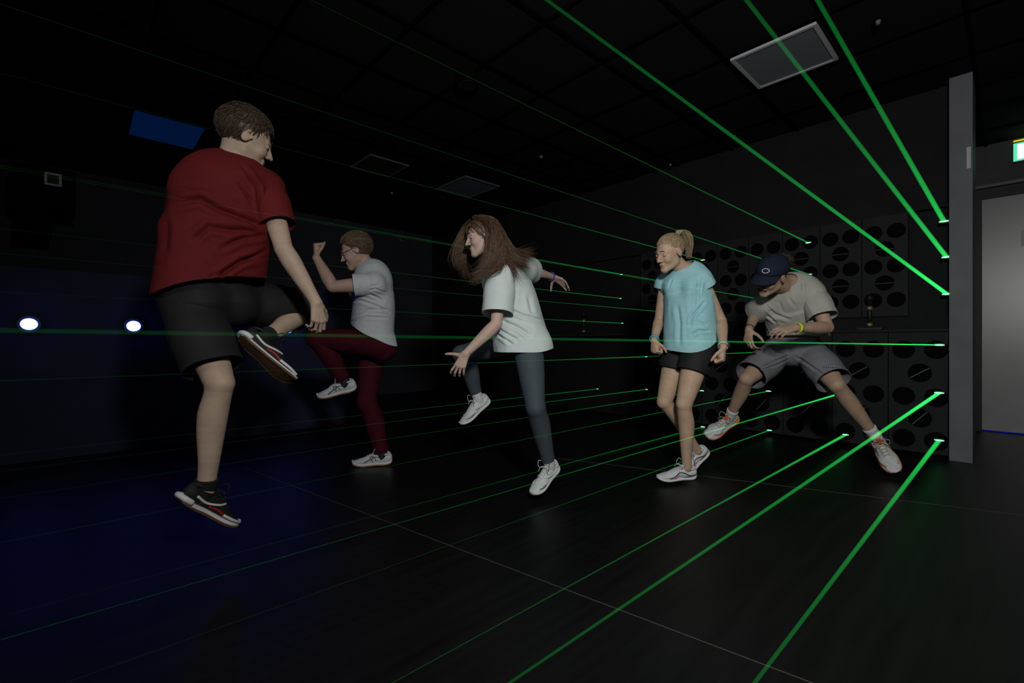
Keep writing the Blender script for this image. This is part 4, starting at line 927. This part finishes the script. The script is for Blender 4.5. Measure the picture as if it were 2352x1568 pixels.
# ================================================================== WOMAN IN WHITE
def person_white():
    G = lambda x, y, D: P(x, y, D * 1.03)
    J = dict(head=G(1108, 545, 2.66), hf=V(-.93, -.20, -.30), hu=V(-.22, .97, 0), neck=G(1150, 598, 2.72), pelvis=G(1206, 778, 2.72), mid=G(1184, 690, 2.72),
             hipL=G(1212, 785, 2.62), hipR=G(1200, 782, 2.82), shL=G(1150, 634, 2.57), shR=G(1186, 622, 2.86),
             elL=G(1140, 744, 2.50), wrL=G(1070, 812, 2.46), elR=G(1222, 622, 3.10), wrR=G(1268, 635, 3.26),
             kneL=G(1230, 935, 2.50), ankL=G(1262, 1066, 2.64), kneR=G(1060, 812, 2.90), ankR=G(1098, 914, 2.98),
             toeL=V(-.145, -.105, -.15), toeR=V(-.17, -.14, -.11))
    J['handL'] = (V(-.42, -.86, -.1), V(.1, -.1, .95), [(.35, .45, .25), (.45, .5, .3), (.5, .5, .3), (.45, .45, .3)], (.25, .1), .16, .1)
    J['handR'] = (V(.85, -.33, .3), V(-.05, -.75, -.5), [(.15, .2, .1), (.3, .25, .15), (.45, .35, .2), (.55, .4, .2)], (.3, .4), .16, .1)
    sk = skin('light skin', (0.56, 0.395, 0.32)); o = dict(w=.90, skin=sk, female=True, h=.0034, arm=.86, leg=.90, hs=.95, nk=.82, hand=.90)
    base = ground(J['pelvis']); root = empty('person', base); tag(root, 'person with long brown hair in a loose white t-shirt and grey leggings', 'person')
    body, T, L, R = build_body(base, J, o, root); hm = mat('brown hair', (0.125, 0.072, 0.042), .42, .5, (60, .35))
    add_face(L, R, base, body, True, 'closed', browm=hm, s=.95)
    cap, loc = short_hair(L, R, .95, hm, base, body, 500, lambda p: np.array([p[0] * 3, -.6, -.8]), .06,
               ([-.12, -.06, -.0, .03, .05, .07, .09], [-.09, -.08, -.055, -.03, .035, .070, .085]), .010, .0018, 9, .2)
    # long blown locks: guides from the crown to the tips (head-local start, world tips)
    r, f, u = R; gd = []
    near = -1 if (r @ FW) > 0 else 1                     # which local side faces the camera
    def guide(st, *pts): gd.append(spline([L(*st)] + [G(*p) for p in pts], 12))
    guide((near * .02, .025, .125), (1130, 518, 2.54), (1134, 570, 2.53), (1116, 622, 2.52), (1080, 640, 2.52))
    guide((near * .03, .02, .125), (1135, 530, 2.54), (1138, 585, 2.52), (1118, 625, 2.50), (1082, 645, 2.50))
    guide((near * .04, .0, .12), (1148, 540, 2.55), (1152, 590, 2.52), (1135, 620, 2.50), (1100, 632, 2.50))
    guide((near * .03, -.03, .12), (1150, 530, 2.58), (1168, 580, 2.56), (1190, 600, 2.56), (1222, 608, 2.60))
    guide((near * .02, -.05, .11), (1152, 535, 2.62), (1175, 575, 2.62), (1205, 590, 2.66), (1228, 592, 2.70))
    guide((near * .0, -.06, .11), (1150, 540, 2.68), (1172, 580, 2.72), (1200, 582, 2.76), (1222, 575, 2.80))
    guide((near * .05, -.04, .09), (1150, 565, 2.58), (1165, 600, 2.54), (1180, 622, 2.53), (1190, 640, 2.54))
    guide((near * .05, -.02, .09), (1140, 570, 2.56), (1150, 605, 2.52), (1145, 625, 2.50), (1120, 630, 2.50))
    guide((-near * .02, .045, .12), (1070, 520, 2.72), (1052, 560, 2.74), (1047, 595, 2.76), (1060, 618, 2.76))
    guide((-near * .04, .03, .11), (1078, 530, 2.76), (1066, 575, 2.78), (1062, 605, 2.78), (1075, 640, 2.74))
    guide((near * .03, .035, .122), (1121, 512, 2.57), (1124, 555, 2.56), (1117, 595, 2.54), (1092, 630, 2.54))
    guide((near * .03, -.07, .06), (1150, 575, 2.64), (1172, 598, 2.64), (1195, 605, 2.62), (1212, 625, 2.62))
    gd = np.array(gd); n = 3000; S = []
    for i in range(n):
        a = RNG.integers(len(gd)); wts = np.zeros(len(gd)); wts[a] = 1
        c = gd[a].copy(); t = np.linspace(0, 1, 12)[:, None]
        off = RNG.normal(size=3) * .009; off2 = RNG.normal(size=3) * .015; ln = .70 + .30 * RNG.random()
        c = c + off * (.5 + t) + off2 * t ** 2 + .009 * t * np.sin(t * (7 + 4 * RNG.random()) + RNG.random() * 6) * nz(RNG.normal(size=3))
        idx = np.linspace(0, 11 * min(ln, 1), 12); c = np.stack([np.interp(idx, np.arange(12), c[:, j]) for j in range(3)], 1); S.append(c)
    strands('hair_locks', np.array(S), np.full(n, .00125), hm, base, cap)
    wh = mat('off white cotton jersey', (0.64, 0.72, 0.70), .8, .15, (20, .03), (400, .12))
    folds = [([(1164, 706), (1200, 722), (1246, 735)], .008, .014), ([(1150, 733), (1187, 749), (1216, 768)], .010, .013), ([(1141, 752), (1171, 770), (1187, 779)], .009, .012), ([(1141, 764), (1175, 788)], .008, .010), ([(1182, 660), (1176, 700)], .012, .010), ([(1215, 680), (1222, 720)], .010, .006)]
    tee(J, T, o, wh, base, root, G(1133, 812, 2.70), G(1268, 806, 2.72), (.212, .178), .018, (.84, .80), .024, .012, 41, .007, folds, .062, along=V(.5, -.7, 0), curve=.5, top=(.14, .125), wavy=.006)
    lg = mat('slate grey leggings', (0.060, 0.078, 0.094), .7, .25, (8, .06), (300, .1))
    trousers(J, T, o, lg, base, root, (.004, .004), (.86, .90), 43, .0015, 'leggings')
    style = dict(laces=PM['laces'], lines=[('overlay', [(.03, .4), (.08, .3), (.13, .5), (.16, .85)], .004, PM['solewhite']), ('overlay', [(.12, .2), (.17, .4), (.21, .7)], .004, PM['solewhite']), ('overlay', [(.16, .2), (.2, .4), (.235, .7)], .003, PM['greylogo'])])
    feet(J, o, style, PM['white'], PM['solewhite'], base, root, .262, 1.0, PM['sock'], (.74, .80))
    blue = mat('blue silicone', (0.10, 0.11, 0.62), .5, .3); wr, el = J['wrR'], J['elR']
    band('wristband', wr - nz(wr - el) * .012, wr - el, .029, .007, blue, base, root)
    return root
# ================================================================== BLONDE WOMAN
def person_blonde():
    J = dict(head=P(1538, 580, 2.95), hf=V(-.86, -.33, -.40), hu=V(-.22, .95, -.2), neck=P(1580, 624, 3.02), pelvis=P(1585, 792, 3.04), mid=P(1584, 708, 3.02),
             hipL=P(1606, 800, 2.95), hipR=P(1560, 798, 3.10), shL=P(1611, 646, 2.94), shR=P(1530, 650, 3.12),
             elL=P(1657, 738, 2.98), wrL=P(1661, 797, 2.76), elR=P(1514, 735, 3.18), wrR=P(1502, 781, 3.02),
             kneL=P(1571, 928, 2.90), ankL=P(1578, 1072, 2.98), kneR=P(1526, 922, 3.05), ankR=P(1601, 1034, 3.16), toeL=V(-1, -.02, -.15), toeR=V(-.72, -.62, -.12))
    J['handL'] = (V(.0, -.97, -.1), V(-.75, -.1, .5), [(1.2, 1.5, .9), (1.25, 1.5, .9), (1.3, 1.55, .9), (1.35, 1.6, .9)], (.8, .8), .04, .5)
    J['handR'] = (V(-.05, -.95, -.15), V(.8, -.1, .3), [(1.45, 1.7, 1.0)] * 4, (.75, .9), .04, .5)
    sk = skin('warm skin', (0.56, 0.385, 0.27)); o = dict(w=.90, skin=sk, female=True, h=.0034, arm=.86, leg=.92, hs=.97, nk=.84, hand=.90)
    base = ground(J['pelvis']); root = empty('person', base); tag(root, 'person with a blonde ponytail in a light blue top and black shorts, stepping on tiptoe', 'person')
    body, T, L, R = build_body(base, J, o, root); hm = mat('ash blonde hair', (0.36, 0.27, 0.165), .42, .5, (70, .35))
    add_face(L, R, base, body, True, 'closed', browm=mat('blonde brows', (0.22, 0.15, 0.09), .6, .2), s=.97)
    cap, loc = short_hair(L, R, .97, hm, base, body, 1700, lambda p: nz(np.array([0, -.106, .082]) - p), .06,
               ([-.12, -.06, -.02, .012, .035, .06, .09], [-.035, -.028, -.01, .035, .045, .068, .084]), .003, .0013, 9, .02, jit=.07)
    gd = []; n = 800; S = []; st = np.array([0, -.088, .085])
    pts = [L(*st), L(0, -.122, .112), L(.0, -.155, .100), L(.0, -.178, .050), L(.0, -.176, -.01), L(.0, -.160, -.060)]
    c0 = spline(pts, 14); t = np.linspace(0, 1, 14)[:, None]
    for i in range(n):
        a = RNG.random() * 6.28; q = math.sqrt(RNG.random()); wd = .009 + .030 * np.sin(np.clip(t * 3.3, 0, 2.9)); r_, f_, u_ = R
        S.append(c0 + (r_ * math.cos(a) + (f_ * .8 + u_ * .3) * math.sin(a)) * q * wd * np.array(1.0) + RNG.normal(size=3) * .003 * t + u_ * (RNG.random() - .6) * .03 * t ** 2)
    strands('ponytail', np.array(S), np.full(n, .0015), hm, base, cap)
    mesh_obj('hair_tie', *tube([pts[0] + (R[0] * math.cos(a) + nz(R[1] * .5 - R[2] * .8) * math.sin(a)) * .013 - nz(pts[0] - pts[1]) * .01 for a in np.linspace(0, 6.28, 14, endpoint=False)], .005, 6, True), PM['darkline'], base, cap)
    tl = mat('light blue knit top', (0.38, 0.70, 0.75), .8, .15, (14, .05, (1, 1, 6)), (220, .3, (1, 1, 5)))
    folds = [([(1603, 643), (1596, 701)], .007, .010), ([(1610, 645), (1608, 675)], .005, .007), ([(1619, 692), (1592, 723), (1585, 748)], .008, .012), ([(1587, 768), (1605, 757), (1628, 760)], .007, .012), ([(1556, 701), (1561, 741), (1560, 790)], .012, .008), ([(1514, 656), (1516, 696)], .007, .010), ([(1542, 640), (1536, 660)], .006, .006), ([(1600, 735), (1622, 745)], .007, .008)]
    tee(J, T, o, tl, base, root, P(1522, 822, 3.02), P(1648, 792, 3.0), (.166, .146), .012, (.15, .15), .012, .004, 51, .005, folds, .064, along=J['up'], curve=2.2, top=(.150, .12), wavy=.005, name='top', neck_off=.012)
    bl = mat('black running shorts', (0.016, 0.016, 0.018), .7, .25, (8, .1)); 
    shorts(J, T, o, bl, base, root, (.42, .44), .012, .004, 53, .002, r0=.088)
    style = dict(laces=PM['laces'], lines=[('dark_piping', [(.0, .22), (.05, .30), (.09, .55), (.13, .66), (.16, .45), (.20, .2)], .0032, PM['darkline']), ('pink_piping', [(.13, .5), (.155, .32), (.18, .22)], .0060, PM['pink']), ('lower_piping', [(.0, .05), (.06, .10), (.12, .04), (.2, .02), (.26, .05)], .003, PM['darkline'])])
    feet(J, o, style, PM['white'], PM['solewhite'], base, root, .268, .95, None)
    J_ = J['wrL']; d = J['wrL'] - J['elL']
    s_ = band('watch', J_ - nz(d) * .016, d, .0265, .009, mat('pale grey strap', (.55, .53, .55), .5, .3), base, root)
    c = J_ - nz(d) * .016 + V(.85, .15, -.5) * .030; fc = MB().cyl(c, c + V(.85, .15, -.5) * .009, .019, n=24).build('watch_case', PM['blackshoe'], base, s_, False, .002)
    band('wristband', J['wrR'] - nz(J['wrR'] - J['elR']) * .014, J['wrR'] - J['elR'], .0275, .008, mat('cyan silicone', (0.10, .58, .78), .5, .3), base, root)
    return root
# ================================================================== MAN IN THE CAP
def person_cap():
    J = dict(head=P(1771, 634, 3.05), hf=V(-.80, -.44, -.34), hu=V(-.08, .88, -.42), neck=P(1812, 656, 3.20), pelvis=P(1822, 798, 3.44), mid=P(1828, 728, 3.32),
             hipL=P(1860, 806, 3.38), hipR=P(1792, 804, 3.48), shL=P(1868, 678, 3.14), shR=P(1756, 700, 3.30),
             elL=P(1900, 752, 3.03), wrL=P(1828, 753, 2.95), elR=P(1737, 716, 3.42), wrR=P(1720, 757, 3.25),
             kneL=P(1922, 884, 3.10), ankL=P(2014, 1006, 3.13), kneR=P(1715, 870, 3.30), ankR=P(1676, 958, 3.52), toeL=V(.14, -.80, -.52), toeR=V(-.85, -.46, -.18))
    J['ushL'] = V(-.55, .45, -.62)
    J['handL'] = (V(-.97, -.12, -.1), V(.05, -.65, .6), [(.45, .7, .4), (.55, .75, .4), (.65, .8, .45), (.7, .8, .45)], (.7, .6))
    J['handR'] = (V(-.25, -.88, -.3), V(.7, -.1, .3), [(.5, .9, .5), (.7, 1.0, .5), (.9, 1.0, .5), (1.0, 1.0, .5)], (.6, .6))
    sk = skin('tanned skin', (0.47, 0.315, 0.225)); o = dict(w=1.05, skin=sk, h=.0034, arm=1.0, leg=.97, hs=1.02)
    base = ground(J['pelvis']); root = empty('person', base); tag(root, 'person in a navy cap, beige t-shirt and grey shorts crouching forward with legs spread wide', 'person')
    body, T, L, R = build_body(base, J, o, root); hm = mat('brown curly hair', (0.15, 0.075, 0.03), .5, .4, (60, .3)); r, f, u = R
    add_face(L, R, base, body, False, 'closed', browm=hm, s=1.02, smile=False)
    cap, loc = short_hair(L, R, 1.02, hm, base, body, 700, lambda p: np.array([p[0], -.6, -.9]), .02,
               ([-.12, -.06, -.02, .012, .035, .06, .09], [-.045, -.045, -.03, .02, .05, .085, .10]), .004, .0014, 9, .2)
    # curly tuft at the back of the cap
    S = []
    for i in range(220):
        a = RNG.random() * 6.28; c0 = L((RNG.random() - .5) * .05, -.108, .055 + (RNG.random() - .5) * .03); dd = nz(-f * .8 + u * .15 + RNG.normal(size=3) * .35); e1 = nz(np.cross(dd, u)); e2 = np.cross(dd, e1); t = np.linspace(0, 1, 12)[:, None]
        S.append(c0 + dd * .055 * t + (e1 * np.cos(t * 11 + a) + e2 * np.sin(t * 11 + a)) * .008 * np.minimum(1, t * 3))
    strands('curls', np.array(S), np.full(220, .0016), hm, base, cap)
    # beard and moustache as short locks over the jaw
    S = []; 
    for i in range(700):
        x = (RNG.random() * 2 - 1) * .055; yy = .088 - abs(x) * 1.05 - (0 if abs(x) < .04 else .01); z = -.062 - (1 - abs(x) / .055) * .045 * RNG.random() - .0 ; 
        if abs(x) < .016 and z > -.083: continue
        p = L(x * 1.0, yy - .004 - max(0, (-z - .085)) * .5, z); S.append(p + np.outer(np.linspace(0, 1, 4), nz(-u * .8 + f * .35 + r * x * 8 + RNG.normal(size=3) * .2) * .012))
    for i in range(160):
        x = (RNG.random() * 2 - 1) * .024; p = L(x, .0985 - x * x * 25, -.052 - abs(x) * .25); S.append(p + np.outer(np.linspace(0, 1, 4), nz(-u * .5 + r * x * 50 + RNG.normal(size=3) * .2) * .010))
    strands('beard', np.array(S), np.full(len(S), .0011), mat('dark beard', (0.06, .035, .02), .6, .2), base, cap)
    # baseball cap: crown, bill, ring emblem, button
    navy = mat('navy cap cotton', (0.016, 0.022, 0.042), .8, .15, (20, .1), (300, .15))
    fl = Field(.0035); cc = L(0, -.016, .050); Rc = np.array([r, nz(f), nz(u)]); fl.add(Ell(cc, np.array([.090, .112, .088]), Rc), .01); vv, ff = join([fl.mesh(1)])
    vv, ff = clip(vv, ff, lambda p: -((p - L(0, 0, .040)) @ nz(u * .98 - f * .10)))
    hat = solid(mesh_obj('cap', vv, ff, navy, base, root), .002)
    bill = MB(); Vt, F = [], []; m_, n_ = 15, 7
    for lay in (0, 1):
        for i in range(m_):
            x = (i / (m_ - 1) * 2 - 1)
            for j in range(n_):
                q = j / (n_ - 1); xx = x * .082 * (1 - .10 * q); y0 = .105 * math.sqrt(max(0, 1 - (xx / .093) ** 2)) - .022; y1 = y0 + .086 * math.sqrt(max(0, 1 - x ** 4 * .9)); 
                Vt.append(L(xx, y0 + (y1 - y0) * q, .052 - .030 * q - .020 * x * x - lay * .0035))
    for lay in (0, 1):
        for i in range(m_ - 1):
            for j in range(n_ - 1):
                a = lay * m_ * n_ + i * n_ + j; q = (a, a + n_, a + n_ + 1, a + 1); F.append(q if lay == 0 else q[::-1])
    N_ = m_ * n_
    for i in range(m_ - 1): a = i * n_ + n_ - 1; F.append((a, a + n_, a + n_ + N_, a + N_)); a = i * n_; F.append((a + n_, a, a + N_, a + n_ + N_))
    for j in range(n_ - 1): F.append((j + 1, j, j + N_, j + 1 + N_)); a = (m_ - 1) * n_ + j; F.append((a, a + 1, a + 1 + N_, a + N_))
    mesh_obj('bill', Vt, F, navy, base, hat)
    k = 1; q0 = np.array([.0, .112, .088]); ring = []
    for a in np.linspace(0, 2 * math.pi, 32, endpoint=False):       # ring emblem on the front of the crown
        x = -.018 + .020 * math.cos(a); z = .030 + .0125 * math.sin(a); y = .112 * math.sqrt(max(0, 1 - (x / .09) ** 2 - (z / .088) ** 2)); ring.append(cc + r * x + f * (y + .0035) + u * z)
    mesh_obj('ring_emblem', *tube(ring, .0024, 8, True), PM['logo'], base, hat)
    MB().cyl(cc + u * .087, cc + u * .093, .008, .005, 14).build('button', navy, base, hat, True)
    bg = mat('beige cotton jersey', (0.45, 0.44, 0.40), .8, .15, (20, .04), (400, .12))
    folds = [([(1811, 644), (1811, 682), (1825, 702)], .010, .006), ([(1850, 708), (1868, 725)], .008, .024), ([(1842, 648), (1842, 668)], .006, .007), ([(1756, 698), (1782, 721), (1813, 732)], .010, .010), ([(1742, 700), (1767, 725), (1782, 738)], .007, .012), ([(1880, 667), (1870, 725)], .007, .010), ([(1790, 690), (1800, 720)], .009, .004), ([(1862, 730), (1905, 722)], .006, .006)]
    tee(J, T, o, bg, base, root, P(1762, 770, 3.36), P(1918, 772, 3.36), (.165, .130), .012, (.80, .70), .022, .016, 61, .008, folds, .066, along=V(.5, -.7, 0), top=(.175, .13), curve=.0)
    gs = mat('grey woven shorts', (0.215, 0.215, 0.24), .7, .2, (8, .06), (300, .12))
    F2 = [([(1746, 843), (1784, 828), (1809, 818)], .006, .009), ([(1742, 851), (1782, 840), (1809, 826)], .006, .008), ([(1828, 818), (1870, 847), (1890, 858)], .008, .010), ([(1765, 792), (1780, 808), (1810, 812)], .008, .008)]
    shorts(J, T, o, gs, base, root, (.88, .88), .014, .010, 63, .006, folds=F2)
    # pale print above the hem of the left leg
    hp, kn = J['hipL'], J['kneL']; d = nz(kn - hp); q0 = P(1892, 842, 3.0); hx = nz(RT * .95 + UP * -.05); vy = nz(UP * .98 + RT * .05); mb = MB()
    for i, ch in enumerate('UVWVWM'):
        x0 = i * .0145
        def bar(a, b): 
            A, B = q0 + hx * (x0 + a[0]) + vy * a[1], q0 + hx * (x0 + b[0]) + vy * b[1]; mb.add(*tube([A, (A + B) / 2, B], .0016, 4))
        for (a, b) in {'U': [((0, .014), (0, 0)), ((0, 0), (.008, 0)), ((.008, 0), (.008, .014))], 'V': [((0, .014), (.005, 0)), ((.005, 0), (.010, .014))], 'W': [((0, .014), (.003, 0)), ((.003, 0), (.006, .01)), ((.006, .01), (.009, 0)), ((.009, 0), (.012, .014))], 'M': [((0, 0), (.002, .014)), ((.002, .014), (.006, .004)), ((.006, .004), (.010, .014)), ((.010, .014), (.012, 0))]}[ch]: bar(a, b)
    PRINT = mb
    style = dict(laces=PM['beige'], outsole=PM['orange'], heel=PM['amber'], tongue=PM['orange'], lines=[('suede_overlay', [(.16, .3), (.20, .55), (.235, .8)], .006, PM['beige']), ('side_mark', [(.04, .35), (.09, .4), (.13, .7)], .004, PM['beige']), ('orange_rim', [(.05, .03), (.12, .02), (.2, .03), (.26, .08)], .005, PM['orange'])])
    feet(J, o, style, PM['white'], PM['solewhite'], base, root, .30, 1.05, PM['sock'], (.80, .80))
    sh_o = [c_ for c_ in root.children if c_.name.startswith('shorts')][0]; vs = np.array([v.co for v in sh_o.data.vertices]) + base
    rel = vs - np.array([0, 0, EYE]); D_ = rel @ FW; px_ = CX + FPX * (rel @ RT) / D_; py_ = HY - FPX * (rel @ UP) / D_
    pv = []
    for v in mb.v:                                     # lay the print onto the cloth
        rv = np.array(v) - np.array([0, 0, EYE]); dv = rv @ FW; x_, y_ = CX + FPX * (rv @ RT) / dv, HY - FPX * (rv @ UP) / dv
        near_ = np.hypot(px_ - x_, py_ - y_) < 6; dd_ = D_[near_].min() if near_.any() else dv; pv.append(np.array([0, 0, EYE]) + rv * ((dd_ - .004 + (dv - 3.0) * .3) / dv))
    mesh_obj('print', pv, mb.f, PM['grayprint'], base, root)
    vv, d = J['wrL'], J['wrL'] - J['elL']; band('wristband', vv - nz(d) * .02, d, .030, .012, mat('neon yellow band', (.72, .88, .08), .6, .2), base, root)
    band('hair_tie', J['wrR'] - nz(J['wrR'] - J['elR']) * .02, J['wrR'] - J['elR'], .029, .003, PM['darkline'], base, root)
    return root, PRINT, base
person_red(); person_burgundy(); person_white(); person_blonde(); person_cap()
